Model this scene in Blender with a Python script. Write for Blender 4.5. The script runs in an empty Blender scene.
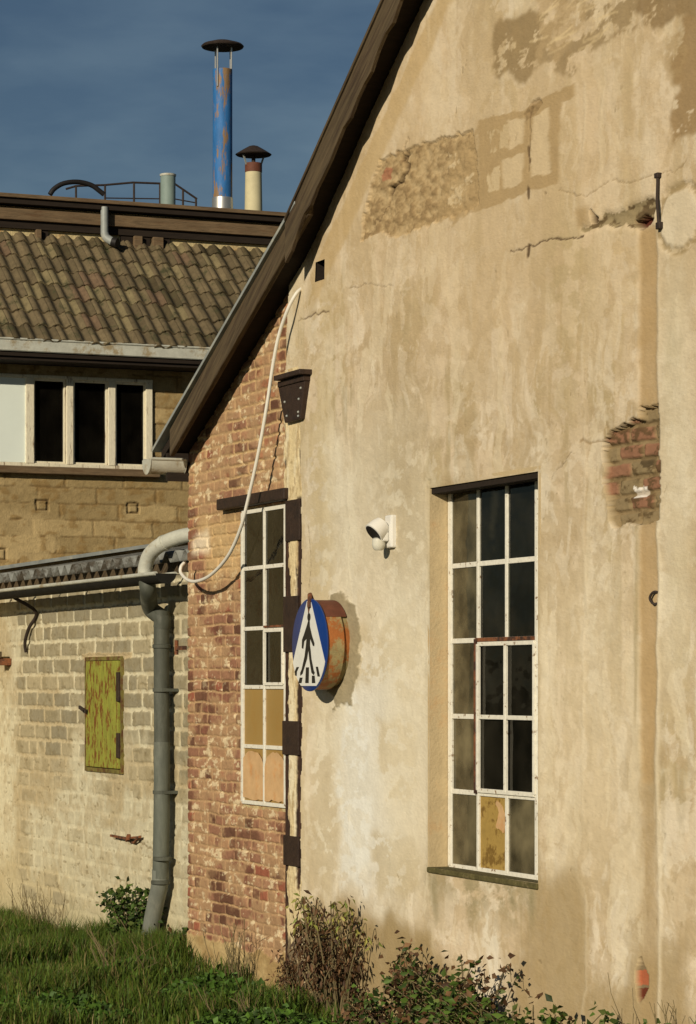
import bpy, math, random
import numpy as np
random.seed(7); rng = np.random.default_rng(11)
S = bpy.context.scene
COL = S.collection
# ------------------------------------------------------------------ frame
# world x runs along the gable wall, y goes into the building, z is up.
F = 2800.0; HX = 348.0; HY = 684.0
AZ = math.atan2(.389, .9212); CA, SA = math.sin(AZ), math.cos(AZ)
CAM = (19.80, -7.04, 2.0)
RX = (CA, SA); LX = (-SA, CA)
def ray(px, py):
    u = (px-HX)/F; v = (HY-py)/F
    return (RX[0]*u+LX[0], RX[1]*u+LX[1], v)
def G(px, py, y=0.0):                      # point (x, z) of a wall facing -y
    r = ray(px, py); t = (y-CAM[1])/r[1]
    return CAM[0]+t*r[0], CAM[2]+t*r[2]
def U(px, py, x=-7.0):                     # point (y, z) of a wall facing +x
    r = ray(px, py); t = (x-CAM[0])/r[0]
    return CAM[1]+t*r[1], CAM[2]+t*r[2]
def GP(px, py, y=0.0):
    a, z = G(px, py, y); return (a, y, z)
def UP(px, py, x=-7.0):
    a, z = U(px, py, x); return (x, a, z)

# ------------------------------------------------------------------ noise
def _h(ix, iy, s):
    h = (ix.astype(np.int64)*374761393 + iy.astype(np.int64)*668265263 + s*1442695041) & 0xffffffff
    h = ((h ^ (h >> 13))*1274126177) & 0xffffffff
    h = ((h ^ (h >> 16))*2246822519) & 0xffffffff
    return ((h ^ (h >> 15)) & 0xffffff)/float(0xffffff)
def vn(x, y, s=0):
    ix = np.floor(x); iy = np.floor(y); fx = x-ix; fy = y-iy
    fx = fx*fx*(3-2*fx); fy = fy*fy*(3-2*fy)
    a = _h(ix, iy, s); b = _h(ix+1, iy, s); c = _h(ix, iy+1, s); d = _h(ix+1, iy+1, s)
    return (a*(1-fx)+b*fx)*(1-fy)+(c*(1-fx)+d*fx)*fy
def fbm(x, y, o=5, s=0, g=.5):
    r = 0; w = 1; t = 0
    for k in range(o):
        r = r+w*vn(x*2**k+17.3*k, y*2**k-9.1*k, s+k*7); t += w; w *= g
    return r/t
def sm(x, a, b):
    t = np.clip((x-a)/(b-a), 0, 1); return t*t*(3-2*t)
def pip(A, Z, poly):
    ins = np.zeros(A.shape, bool); n = len(poly)
    for i in range(n):
        x0, y0 = poly[i]; x1, y1 = poly[(i+1) % n]
        if y0 == y1: continue
        c = ((y0 > Z) != (y1 > Z)) & (A < (x1-x0)*(Z-y0)/(y1-y0)+x0)
        ins ^= c
    return ins.astype(np.float32)
def blur(M, ra, rz):
    for ax, r in ((1, ra), (0, rz)):
        for _ in range(2):
            if r < 1: continue
            P = np.pad(M, [(r+1, r) if ax == 0 else (0, 0), (r+1, r) if ax == 1 else (0, 0)], mode='edge')
            c = np.cumsum(P, axis=ax, dtype=np.float64); k = 2*r+1
            M = ((c[k:] - c[:-k]) if ax == 0 else (c[:, k:] - c[:, :-k]))/k
    return M
def segdist(A, Z, pts):
    d = np.full(A.shape, 1e9)
    for (x0, y0), (x1, y1) in zip(pts[:-1], pts[1:]):
        L = (x1-x0)**2+(y1-y0)**2+1e-12
        t = np.clip(((A-x0)*(x1-x0)+(Z-y0)*(y1-y0))/L, 0, 1)
        d = np.minimum(d, np.hypot(A-x0-t*(x1-x0), Z-y0-t*(y1-y0)))
    return d
def lin(c):
    return np.array([(v/255/12.92 if v/255 <= .04045 else ((v/255+.055)/1.055)**2.4) for v in c])
KS = np.array([1.0, .90, .74])
def alb(r, g, b, k=1.0):                   # base colour of a thing that looks (r,g,b) in full sun
    return np.clip(lin((r, g, b))/KS/k, .002, .85)

# ------------------------------------------------------------------ materials
def mat(name, col=(.5, .5, .5), rough=.8, metal=0., var=.25, scale=6., bump=.0, bscale=60., second=None, thr=(.5, .6), sscale=4., attr=False, stretch=(1, 1, 1), spec=.3, rot=0.):
    m = bpy.data.materials.new(name); m.use_nodes = True
    nt = m.node_tree; N = nt.nodes; L = nt.links
    b = N['Principled BSDF']; b.inputs['Roughness'].default_value = rough; b.inputs['Metallic'].default_value = metal
    b.inputs['Specular IOR Level'].default_value = spec
    tc = N.new('ShaderNodeTexCoord'); mp = N.new('ShaderNodeMapping'); L.new(tc.outputs['Object'], mp.inputs['Vector'])
    mp.inputs['Scale'].default_value = stretch; mp.vector_type = 'TEXTURE' if rot else 'POINT'
    if rot: mp.inputs['Rotation'].default_value = (0, rot, 0); mp.inputs['Scale'].default_value = tuple(1/k for k in stretch)
    nz = N.new('ShaderNodeTexNoise'); nz.inputs['Scale'].default_value = scale; nz.inputs['Detail'].default_value = 8
    nz.inputs['Roughness'].default_value = .65
    L.new(mp.outputs[0], nz.inputs['Vector'])
    if attr:
        src = N.new('ShaderNodeAttribute'); src.attribute_name = 'Col'; base = src.outputs['Color']
    else:
        src = N.new('ShaderNodeRGB'); src.outputs[0].default_value = (*col, 1); base = src.outputs[0]
    if second is not None:
        n2 = N.new('ShaderNodeTexNoise'); n2.inputs['Scale'].default_value = sscale; n2.inputs['Detail'].default_value = 9
        n2.inputs['Roughness'].default_value = .7
        L.new(mp.outputs[0], n2.inputs['Vector'])
        mr = N.new('ShaderNodeMapRange'); mr.interpolation_type = 'SMOOTHSTEP'
        mr.inputs['From Min'].default_value = thr[0]; mr.inputs['From Max'].default_value = thr[1]
        L.new(n2.outputs['Fac'], mr.inputs['Value'])
        mx = N.new('ShaderNodeMix'); mx.data_type = 'RGBA'
        L.new(mr.outputs[0], mx.inputs['Factor']); L.new(base, mx.inputs['A'])
        mx.inputs['B'].default_value = (*second, 1); base = mx.outputs['Result']
    mr = N.new('ShaderNodeMapRange'); mr.inputs['From Min'].default_value = .25; mr.inputs['From Max'].default_value = .75
    mr.inputs['To Min'].default_value = 1-var; mr.inputs['To Max'].default_value = 1+var
    L.new(nz.outputs['Fac'], mr.inputs['Value'])
    vm = N.new('ShaderNodeVectorMath'); vm.operation = 'SCALE'
    L.new(base, vm.inputs[0]); L.new(mr.outputs[0], vm.inputs['Scale'])
    L.new(vm.outputs[0], b.inputs['Base Color'])
    if bump:
        bn = N.new('ShaderNodeTexNoise'); bn.inputs['Scale'].default_value = bscale; bn.inputs['Detail'].default_value = 6
        L.new(mp.outputs[0], bn.inputs['Vector'])
        bp = N.new('ShaderNodeBump'); bp.inputs['Strength'].default_value = 1; bp.inputs['Distance'].default_value = bump
        L.new(bn.outputs['Fac'], bp.inputs['Height']); L.new(bp.outputs[0], b.inputs['Normal'])
    return m
def glass_mat(name, tint, ior=1.5, dust=.05, dustcol=(.3, .26, .18)):
    m = bpy.data.materials.new(name); m.use_nodes = True
    nt = m.node_tree; N = nt.nodes; L = nt.links; N.clear()
    o = N.new('ShaderNodeOutputMaterial'); tr = N.new('ShaderNodeBsdfTransparent'); tr.inputs[0].default_value = (*tint, 1)
    gl = N.new('ShaderNodeBsdfGlossy'); gl.inputs['Roughness'].default_value = .04; gl.inputs['Color'].default_value = (.6, .6, .56, 1)
    fr = N.new('ShaderNodeFresnel'); fr.inputs['IOR'].default_value = ior
    df = N.new('ShaderNodeBsdfDiffuse'); df.inputs[0].default_value = (*dustcol, 1)
    nz = N.new('ShaderNodeTexNoise'); nz.inputs['Scale'].default_value = 4; nz.inputs['Detail'].default_value = 8
    tc = N.new('ShaderNodeTexCoord'); L.new(tc.outputs['Object'], nz.inputs['Vector'])
    mr = N.new('ShaderNodeMapRange'); mr.inputs['From Min'].default_value = .35; mr.inputs['From Max'].default_value = .8
    mr.inputs['To Min'].default_value = dust*.4; mr.inputs['To Max'].default_value = dust*2.2
    L.new(nz.outputs['Fac'], mr.inputs['Value'])
    bn = N.new('ShaderNodeTexNoise'); bn.inputs['Scale'].default_value = 5; L.new(tc.outputs['Object'], bn.inputs['Vector'])
    bp = N.new('ShaderNodeBump'); bp.inputs['Distance'].default_value = .004; L.new(bn.outputs['Fac'], bp.inputs['Height'])
    L.new(bp.outputs[0], gl.inputs['Normal'])
    m1 = N.new('ShaderNodeMixShader'); m2 = N.new('ShaderNodeMixShader')
    L.new(mr.outputs[0], m1.inputs[0]); L.new(tr.outputs[0], m1.inputs[1]); L.new(df.outputs[0], m1.inputs[2])
    L.new(fr.outputs[0], m2.inputs[0]); L.new(m1.outputs[0], m2.inputs[1]); L.new(gl.outputs[0], m2.inputs[2])
    L.new(m2.outputs[0], o.inputs[0])
    return m
M = {}
M['plaster'] = mat('plaster', attr=True, rough=.92, var=.07, scale=16, bump=.0035, bscale=60, stretch=(.55, 1, 1), spec=.15)
M['brick'] = mat('brick', attr=True, rough=.93, var=.18, scale=30, stretch=(.6, 1, 1), bump=.005, bscale=70, spec=.15)
M['block'] = mat('block', attr=True, rough=.93, var=.16, scale=18, bump=.006, bscale=60, spec=.15)
M['tile'] = mat('clay_tile', attr=True, rough=.9, var=.35, scale=14, bump=.006, bscale=70, spec=.2, second=tuple(alb(62, 58, 34)), thr=(.5, .68), sscale=7)
M['leaf'] = mat('leaf', attr=True, rough=.6, var=.2, scale=20, spec=.25)
M['render'] = mat('old_render', alb(190, 165, 112), .92, var=.22, scale=7, bump=.008, bscale=40, second=tuple(alb(165, 120, 65)), thr=(.5, .7), sscale=3)
M['white_paint'] = mat('old_white_paint', (.74, .71, .6), .55, var=.14, scale=25, bump=.002, second=(.24, .15, .08), thr=(.57, .65), sscale=20)
M['cream_wood'] = mat('cream_painted_wood', alb(218, 200, 160), .7, var=.2, scale=20, stretch=(6, 6, 1), bump=.002, second=(.17, .09, .04), thr=(.55, .68), sscale=4)
M['rust'] = mat('rusty_iron', (.2, .075, .03), .85, var=.5, scale=25, bump=.003, second=(.06, .03, .02), thr=(.45, .6), sscale=14)
M['brown_steel'] = mat('brown_painted_steel', (.036, .021, .014), .6, var=.35, scale=20, bump=.003, second=(.025, .016, .012), thr=(.5, .65), sscale=9)
M['dark_iron'] = mat('dark_iron', (.035, .024, .018), .7, var=.4, scale=30, bump=.002)
M['old_wood'] = mat('weathered_timber', (.095, .068, .036), .88, var=.5, scale=3.5, rot=-.56, stretch=(.5, 9, 9), bump=.006, bscale=14, second=(.055, .036, .02), thr=(.45, .62), sscale=3)
M['roof_wood'] = mat('eaves_timber', (.16, .108, .058), .88, var=.5, scale=6, stretch=(8, 1, 8), bump=.005, bscale=14, second=(.10, .06, .03), thr=(.5, .64), sscale=3)
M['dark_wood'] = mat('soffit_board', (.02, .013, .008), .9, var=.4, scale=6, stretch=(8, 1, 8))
M['zinc'] = mat('weathered_zinc', (.3, .32, .3), .6, metal=.15, var=.22, scale=9, bump=.002, bscale=20, second=(.45, .44, .36), thr=(.5, .7), sscale=5)
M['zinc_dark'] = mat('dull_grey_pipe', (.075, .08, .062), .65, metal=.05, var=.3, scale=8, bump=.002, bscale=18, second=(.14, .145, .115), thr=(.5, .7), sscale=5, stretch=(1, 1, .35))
M['pipe_mid'] = mat('mid_grey_pipe', (.105, .115, .092), .65, var=.35, scale=8, bump=.002, second=(.17, .175, .14), thr=(.45, .7), sscale=5, stretch=(1, 1, .3))
M['pipe_lower'] = mat('pale_grey_pipe', (.17, .18, .15), .65, var=.3, scale=8, bump=.002, second=(.26, .26, .21), thr=(.45, .7), sscale=6, stretch=(1, 1, .4))  # downpipe turns paler from top to foot
M['zinc_light'] = mat('chalky_zinc', (.5, .5, .42), .65, metal=.1, var=.2, scale=9, bump=.002, second=(.33, .26, .15), thr=(.52, .66), sscale=5)
M['sheet'] = mat('fibre_cement_sheet', (.20, .205, .185), .85, var=.35, scale=9, bump=.004, second=(.06, .05, .035), thr=(.42, .6), sscale=5)
M['gutter_dark'] = mat('dark_gutter', (.018, .017, .014), .8, var=.3, scale=8, spec=.1)  # body much darker than its beads
M['glass_dust_reflection'] = glass_mat('dust_reflection_window_glass', (.34, .32, .24), 1.5, .48, (.24, .20, .11))  # olive film paints the lit reveal's reflection into the left panes
M['bitumen'] = mat('bitumen_felt', (.05, .045, .035), .9, var=.3, scale=6, bump=.004)
M['interior'] = mat('dark_interior', (.05, .045, .03), .95, var=.4, scale=2)  # dark mottled brown for the inner faces
M['glass'] = glass_mat('old_window_glass', (.42, .42, .36), 1.5, .035)
M['glass_dark'] = glass_mat('dark_window_glass', (.25, .25, .22), 1.35, .012)
M['ochre'] = mat('ochre_painted_glass', alb(158, 122, 62), .45, var=.12, scale=6, second=tuple(alb(150, 112, 52)), thr=(.5, .7), sscale=3)
M['peach'] = mat('peach_torn_paper', alb(200, 156, 102), .8, var=.22, scale=7, second=tuple(alb(196, 134, 74)), thr=(.5, .66), sscale=5)
M['card'] = mat('yellowed_board', alb(165, 130, 62), .85, var=.35, scale=6, second=tuple(alb(110, 80, 30)), thr=(.5, .6), sscale=6)
M['moss'] = mat('mossy_sill', (.1, .085, .03), .95, var=.4, scale=18, bump=.006, second=(.2, .15, .08), thr=(.55, .7), sscale=9)
M['sign_blue'] = mat('enamel_blue', (.006, .035, .18), .35, var=.1, scale=8, spec=.45)
M['sign_white'] = mat('enamel_white', (.72, .72, .66), .4, var=.08, scale=10, second=(.42, .3, .14), thr=(.62, .75), sscale=8, spec=.4)
M['sign_black'] = mat('enamel_black', (.02, .018, .014), .5, var=.2)
M['drum'] = mat('rusting_cream_drum', alb(150, 130, 82), .7, var=.25, scale=10, bump=.003, second=(.33, .115, .03), thr=(.45, .55), sscale=6)
M['drum_red'] = mat('red_oxide_paint', (.13, .045, .025), .7, var=.3, scale=12, bump=.002)
M['white_plastic'] = mat('white_plastic', (.72, .7, .64), .4, var=.06, spec=.4)
M['lens'] = mat('sensor_lens', (.62, .6, .5), .25, var=.05, spec=.5)
M['black'] = mat('black_rubber', (.015, .013, .012), .6)
M['cable'] = mat('white_cable', (.72, .69, .6), .5, var=.08, scale=6)
M['blue_pipe'] = mat('flaking_blue_paint', (.028, .14, .36), .6, var=.3, scale=10, bump=.002, second=(.24, .15, .075), thr=(.50, .55), sscale=3.4, stretch=(2, 2, .4))
M['cream_pipe'] = mat('cream_clay_pipe', alb(196, 178, 130), .7, var=.15, scale=8, second=(.3, .2, .1), thr=(.55, .75), sscale=4)
M['steel'] = mat('bare_steel', (.55, .54, .5), .4, metal=.8, var=.1)
M['green_pipe'] = mat('greenish_grey_pipe', (.2, .26, .23), .6, var=.15, scale=8)
M['hatch'] = mat('yellow_green_paint', alb(138, 134, 48), .65, var=.3, scale=9, bump=.002, second=tuple(alb(112, 62, 22)), thr=(.49, .60), sscale=13, stretch=(1.5, 1, .7))
M['hatch_frame'] = mat('rusty_green_frame', alb(112, 98, 44), .75, var=.4, scale=14, bump=.002, second=tuple(alb(92, 58, 30)), thr=(.45, .6), sscale=9)
M['reveal'] = mat('reveal_render', alb(192, 164, 116), .92, var=.16, scale=6, bump=.004, bscale=50, second=tuple(alb(182, 142, 92)), thr=(.5, .7), sscale=3)
M['panel'] = mat('white_window_panel', (.74, .8, .72), .5, var=.04, scale=3)
M['stem'] = mat('dry_stem', (.16, .125, .06), .85, var=.3)
M['soil'] = mat('grassy_soil', (.05, .055, .015), .95, var=.5, scale=5, bump=.02, bscale=20, second=(.05, .035, .02), thr=(.5, .65), sscale=2)
M['stone'] = mat('pale_stone', (.5, .46, .38), .9, var=.2)

# ------------------------------------------------------------------ mesh helpers
ORI = {}
def wori(p): return ORI.get(p.name, (0, 0, 0)) if p else (0, 0, 0)
def link(name, me, m, parent):
    o = bpy.data.objects.new(name, me); COL.objects.link(o)
    if m: me.materials.append(m)
    w = wori(parent)
    if parent: o.parent = parent
    ORI[o.name] = w
    return o
def shift(V, parent):
    return np.asarray(V, dtype=np.float32)-np.array(wori(parent), dtype=np.float32)
def tag(o, label=None, cat=None, group=None, kind=None):
    for k, v in (('label', label), ('category', cat), ('group', group), ('kind', kind)):
        if v: o[k] = v
    return o
def thing(name, label, cat, loc, group=None):
    o = bpy.data.objects.new(name, None); COL.objects.link(o); o.location = loc; o.empty_display_size = .2
    ORI[o.name] = tuple(loc); return tag(o, label, cat, group)
class MB:
    def __init__(s): s.v = []; s.f = []
    def add(s, vs, fs):
        b = len(s.v); s.v += [tuple(p) for p in vs]; s.f += [tuple(i+b for i in f) for f in fs]; return s
    def box(s, x0, x1, y0, y1, z0, z1):
        return s.add([(x0, y0, z0), (x1, y0, z0), (x1, y1, z0), (x0, y1, z0), (x0, y0, z1), (x1, y0, z1), (x1, y1, z1), (x0, y1, z1)],
                     [(3, 2, 1, 0), (4, 5, 6, 7), (0, 1, 5, 4), (1, 2, 6, 5), (2, 3, 7, 6), (3, 0, 4, 7)])
    def bar(s, p, q, w, h, up=(0, 0, 1)):
        p = np.array(p, float); q = np.array(q, float); d = q-p; d /= np.linalg.norm(d)
        up = np.array(up, float); r = np.cross(d, up); r /= np.linalg.norm(r); u = np.cross(r, d)
        vs = [c+sx*r*w/2+su*u*h/2 for c in (p, q) for sx, su in ((-1, -1), (1, -1), (1, 1), (-1, 1))]
        return s.add(vs, [(0, 1, 2, 3), (7, 6, 5, 4), (0, 4, 5, 1), (1, 5, 6, 2), (2, 6, 7, 3), (3, 7, 4, 0)])
    def tube(s, pts, r, n=16, cap=True):
        P = np.array(pts, float); k = len(P)
        R = np.broadcast_to(np.array(r, float), (k,))
        T = np.gradient(P, axis=0); T /= np.linalg.norm(T, axis=1)[:, None]+1e-12
        u = np.cross(T[0], (0.13, .21, 1.)) if abs(T[0][2]) < .9 else np.cross(T[0], (1., .1, 0))
        vs = []
        for i in range(k):
            u = u-T[i]*np.dot(u, T[i]); u /= np.linalg.norm(u); w = np.cross(T[i], u)
            for j in range(n):
                a = 2*math.pi*j/n; vs.append(P[i]+R[i]*(math.cos(a)*u+math.sin(a)*w))
        fs = [(i*n+j, i*n+(j+1) % n, (i+1)*n+(j+1) % n, (i+1)*n+j) for i in range(k-1) for j in range(n)]
        if cap: fs += [tuple(range(n))[::-1], tuple((k-1)*n+j for j in range(n))]
        return s.add(vs, fs)
    def lathe(s, c, prof, n=28, ax=(0, 0, 1)):       # prof: (radius, height along ax)
        ax = np.array(ax, float); u = np.cross(ax, (0, 1, .01)) if abs(ax[1]) < .9 else np.cross(ax, (1, 0, 0)); u /= np.linalg.norm(u); w = np.cross(ax, u)
        c = np.array(c, float); vs = []
        for r, h in prof:
            for j in range(n):
                a = 2*math.pi*j/n; vs.append(c+ax*h+r*(math.cos(a)*u+math.sin(a)*w))
        k = len(prof)
        fs = [(i*n+j, i*n+(j+1) % n, (i+1)*n+(j+1) % n, (i+1)*n+j) for i in range(k-1) for j in range(n)]
        fs += [tuple(range(n))[::-1], tuple((k-1)*n+j for j in range(n))]
        return s.add(vs, fs)
    def prism(s, poly, y0, y1):                      # polygon (x,z) extruded along y
        n = len(poly)
        vs = [(x, y0, z) for x, z in poly]+[(x, y1, z) for x, z in poly]
        fs = [tuple(range(n)), tuple(range(2*n-1, n-1, -1))]+[(i, i+n, (i+1) % n+n, (i+1) % n) for i in range(n)]
        return s.add(vs, fs)
    def build(s, name, m, parent=None, smooth=False, bevel=0, recalc=True):
        me = bpy.data.meshes.new(name); me.from_pydata([tuple(map(float, p)) for p in shift(s.v, parent)], [], s.f); me.update()
        if recalc:
            import bmesh
            bm = bmesh.new(); bm.from_mesh(me); bmesh.ops.recalc_face_normals(bm, faces=bm.faces); bm.to_mesh(me); bm.free()
        if smooth:
            me.polygons.foreach_set('use_smooth', [True]*len(me.polygons))
            try: me.set_sharp_from_angle(angle=math.radians(40))
            except Exception: pass
        o = link(name, me, m, parent)
        if bevel:
            b = o.modifiers.new('Bevel', 'BEVEL'); b.width = bevel; b.segments = 2; b.limit_method = 'ANGLE'
        return o
def npmesh(name, V, Fq, m, parent, colr=None, smooth=False):
    """V (n,3), Fq list of index arrays (quads or tris) -> one mesh"""
    V = shift(V, parent); me = bpy.data.meshes.new(name)
    me.vertices.add(len(V)); me.vertices.foreach_set('co', V.astype(np.float32).ravel())
    idx = np.concatenate([f.ravel() for f in Fq]).astype(np.int32)
    tot = np.concatenate([np.full(len(f), f.shape[1], np.int32) for f in Fq])
    st = np.concatenate([[0], np.cumsum(tot)[:-1]]).astype(np.int32)
    me.loops.add(len(idx)); me.loops.foreach_set('vertex_index', idx)
    me.polygons.add(len(tot)); me.polygons.foreach_set('loop_start', st); me.polygons.foreach_set('loop_total', tot)
    if smooth: me.polygons.foreach_set('use_smooth', np.ones(len(tot), bool))
    me.update(calc_edges=True)
    if colr is not None:
        at = me.color_attributes.new('Col', 'FLOAT_COLOR', 'POINT')
        at.data.foreach_set('color', np.concatenate([np.clip(colr, 0, 1), np.ones((len(V), 1))], axis=1).astype(np.float32).ravel())
    return link(name, me, m, parent)
def axis_with(a0, a1, step, snaps=()):
    n = max(2, int(round((a1-a0)/step))+1); A = np.linspace(a0, a1, n)
    for s in snaps:
        if a0 < s < a1: A[np.argmin(abs(A-s))] = s
    return A
def heightwall(name, parent, m, face, base, A, Z, keepcell, depth, colr):
    """a wall as a fine relief: face 'y' looks to -y at y=base, face 'x' looks to +x at x=base"""
    na, nz = len(A), len(Z); AA, ZZ = np.meshgrid(A, Z)
    if face == 'y': V = np.stack([AA, base-depth, ZZ], -1).reshape(-1, 3)
    else: V = np.stack([base+depth, AA, ZZ], -1).reshape(-1, 3)
    I = np.arange(na*nz).reshape(nz, na)
    Q = np.stack([I[:-1, :-1], I[:-1, 1:], I[1:, 1:], I[1:, :-1]], -1)
    Q = Q[keepcell]
    used = np.zeros(na*nz, bool); used[Q.ravel()] = True
    mp = np.cumsum(used)-1
    return npmesh(name, V[used], [mp[Q]], m, parent, colr.reshape(-1, 3)[used], smooth=True)
def cells(A, Z):
    ac = (A[:-1]+A[1:])/2; zc = (Z[:-1]+Z[1:])/2
    return np.meshgrid(ac, zc)
def mixc(c, d, w):
    return c*(1-w[..., None])+np.asarray(d)*w[..., None]
def spline(pts, n=10):
    P = np.array(pts, float); out = []
    for i in range(len(P)-1):
        p0 = P[max(i-1, 0)]; p1 = P[i]; p2 = P[i+1]; p3 = P[min(i+2, len(P)-1)]
        for t in np.linspace(0, 1, n, endpoint=False):
            out.append(.5*((2*p1)+(-p0+p2)*t+(2*p0-5*p1+4*p2-p3)*t*t+(-p0+3*p1-3*p2+p3)*t**3))
    out.append(P[-1]); return out

# ------------------------------------------------------------------ ground
def gz(x, y): return -.17+.03*np.clip(x, -8, 0)+.0*y
xs = np.unique(np.concatenate([[-3000, -400, -80, -20], np.arange(-9, 22, .5), [40, 120, 600, 3000]]).astype(float))
ys = np.unique(np.concatenate([[-3000, -400, -80, -25], np.arange(-9, 3, .5), [10, 40, 120, 600, 3000]]).astype(float))
XX, YY = np.meshgrid(xs, ys); I = np.arange(XX.size).reshape(XX.shape)
Qd = np.stack([I[:-1, :-1], I[:-1, 1:], I[1:, 1:], I[1:, :-1]], -1).reshape(-1, 4)
g = npmesh('ground', np.stack([XX, YY, gz(XX, YY)], -1).reshape(-1, 3), [Qd], M['soil'], None, smooth=True)
tag(g, 'rough grassy earth along the foot of the walls', 'ground', kind='structure')

# ================================================================== GABLE BUILDING
gb = thing('gable_building', 'gabled workshop with stained tan plaster front and bare brick strip under a dark timber verge', 'building', (0, 0, -.1))
KX, KZ = 2.405, 4.70                                  # where the roof pitch changes
def ztop(a):                                          # underside of roof along the wall
    return np.where(a < KX, KZ+(a-KX)*.463, KZ+(a-KX)*.68)
RIDGE = 7.6
def zroof(a):
    a = np.where(a > RIDGE, 2*RIDGE-a, a); return ztop(a)
PL0 = 2.345                                           # left edge of the plaster
RW = (4.425, 5.872, .892, 3.182)                      # right window opening
LW = (1.165, 2.03, 1.15, 3.235)                       # left window opening
NOTCH = (*[G(317, 270)[0], G(326, 270)[0]], G(321, 281)[1], G(321, 261)[1])
# ---- plaster wall
A = axis_with(2.02, 8.4, .0112, (PL0, RW[0], RW[1], NOTCH[0], NOTCH[1]))
Z = axis_with(-.4, 7.6, .0066, (RW[2], RW[3], NOTCH[2], NOTCH[3]))
AA, ZZ = np.meshgrid(A, Z)
w1 = fbm(AA*5, ZZ*5, 4, 1)-.5; w2 = fbm(AA*5, ZZ*5, 4, 2)-.5
def P(pts): return [G(*p) for p in pts]
def jag(poly, amp=.08, hf=.03, s=0):
    h1 = fbm(AA*22, ZZ*22, 3, 31+s)-.5; h2 = fbm(AA*22, ZZ*22, 3, 61+s)-.5
    return pip(AA+w1*amp*2+h1*hf*2, ZZ+w2*amp+h2*hf, P(poly))
def ell(px, py, ra, rz, s=0, nz=.5):
    a, z = G(px, py); d = np.hypot((AA-a)/ra, (ZZ-z)/rz)
    return d+nz*(fbm(AA*9, ZZ*9, 5, 80+s)-.5)
c = np.zeros(AA.shape+(3,))+alb(205, 179, 133)
D = np.zeros(AA.shape)
# broad clouding and streaks running down
st = fbm(AA*3.2, ZZ*.45, 5, 3); st2 = fbm(AA*11, ZZ*.8, 5, 4); cl = fbm(AA*1.1, ZZ*1.0, 5, 5)
fi = fbm(AA*14, ZZ*10, 5, 6); sp0 = fbm(AA*2.6, ZZ*6, 5, 10, .6)
c = mixc(c, alb(212, 192, 148), sm(st, .48, .68)*.7)
c = mixc(c, alb(176, 150, 96), sm(cl+.5*(st-.5)+.25*(st2-.5), .54, .70)*.8)
c = mixc(c, alb(166, 143, 96), sm(st2+.9*(cl-.5)+.3*(sp0-.5), .58, .72)*.6)
c = mixc(c, alb(220, 203, 162), sm(fbm(AA*2.5, ZZ*1.3, 5, 8)+.3*(st2-.5), .58, .76)*.65)
# small smudges of lime and grime, dense everywhere
sp = fbm(AA*6, ZZ*4.5, 6, 9, .65)
c = mixc(c, alb(166, 141, 94), sm(sp, .57, .70)*.45*sm(cl, .4, .6))
c = mixc(c, alb(222, 204, 160), sm(1-sp, .58, .72)*.4*sm(st, .4, .6))
spk = fbm(AA*30, ZZ*24, 3, 12); c = mixc(c, alb(120, 98, 58), sm(spk, .74, .80)*.5*sm(sp0, .45, .6))
D += (fi-.5)*.004+(cl-.5)*.03+(sp-.5)*.0025
# thin films of limewash and grime that have come away in patches with crisp edges
dwx = fbm(AA*2.2, ZZ*3, 4, 13)-.5; dwz = fbm(AA*2.2, ZZ*3, 4, 14)-.5
for i, (fa_, fz_, thr_, wd, k_, cc_) in enumerate(((2.6, 2.4, .57, .03, .5, (186, 158, 108)), (3.5, 4.6, .59, .02, .42, (218, 196, 152)), (2.0, 1.2, .58, .05, .5, (174, 147, 98)),
        (4.5, 6.5, .60, .02, .45, (180, 152, 104)), (6, 3, .61, .02, .4, (222, 202, 160)), (7, 9, .62, .02, .4, (170, 142, 94)), (3, .7, .60, .03, .4, (170, 144, 96)), (5, 1.0, .62, .02, .4, (220, 198, 150)))):
    f_ = fbm(AA*fa_+dwx*1.3, ZZ*fz_+dwz*1.3, 6, 400+i*9, .58)+.12*(cl-.5)*(1 if i % 2 else -1)
    m_ = sm(f_, thr_-.02, thr_-.02+wd); c = mixc(c, alb(*cc_), m_*k_)
hz_ = fbm(AA*18, ZZ*30, 4, 15, .6); c = c*(1+.14*(hz_-.5))[..., None]
def wash(poly, colr, k, bl=(8, 12), amp=.15, s=0, nz=.0):
    global c
    m_ = blur(jag(poly, amp, .05, s), *bl)
    if nz: m_ = m_*sm(fbm(AA*7, ZZ*13, 6, 200+s, .6), .55-nz*.35-.035, .55-nz*.35+.035)
    c = mixc(c, alb(*colr), np.clip(m_*k, 0, 1))
    return m_
# upper field is warmer, lower middle is whiter
wash([(340, 0), (696, 0), (696, 330), (560, 400), (440, 330), (330, 260)], (203, 172, 120), .55, (40, 60), .3, 1)
wash([(310, 430), (430, 430), (430, 900), (310, 890)], (215, 200, 158), .55, (20, 40), .3, 2)
wash([(345, 690), (392, 660), (398, 880), (340, 900)], (216, 206, 174), .6, (10, 26), .3, 3)
wash([(349, 690), (361, 680), (366, 720), (376, 790), (370, 890), (342, 890), (338, 800)], (222, 212, 180), .6, (2, 3), .25, 65, .22)
wash([(376, 725), (412, 720), (416, 790), (395, 800), (384, 770)], (188, 164, 114), .75, (2, 3), .2, 66, .3)
wash([(330, 640), (425, 600), (425, 700), (370, 690)], (186, 162, 112), .6, (3, 4), .3, 67, .2)
wash([(308, 760), (336, 750), (336, 900), (308, 900)], (184, 160, 112), .6, (3, 6), .2, 68, .3)
wash([(372, 840), (400, 835), (425, 860), (420, 900), (380, 890)], (180, 156, 106), .65, (3, 4), .2, 69, .3)
wash([(380, 540), (430, 500), (440, 860), (390, 880)], (218, 200, 156), .5, (10, 30), .3, 4)
wash([(545, 560), (640, 560), (640, 880), (545, 870)], (208, 186, 138), .5, (20, 40), .3, 5)
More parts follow.
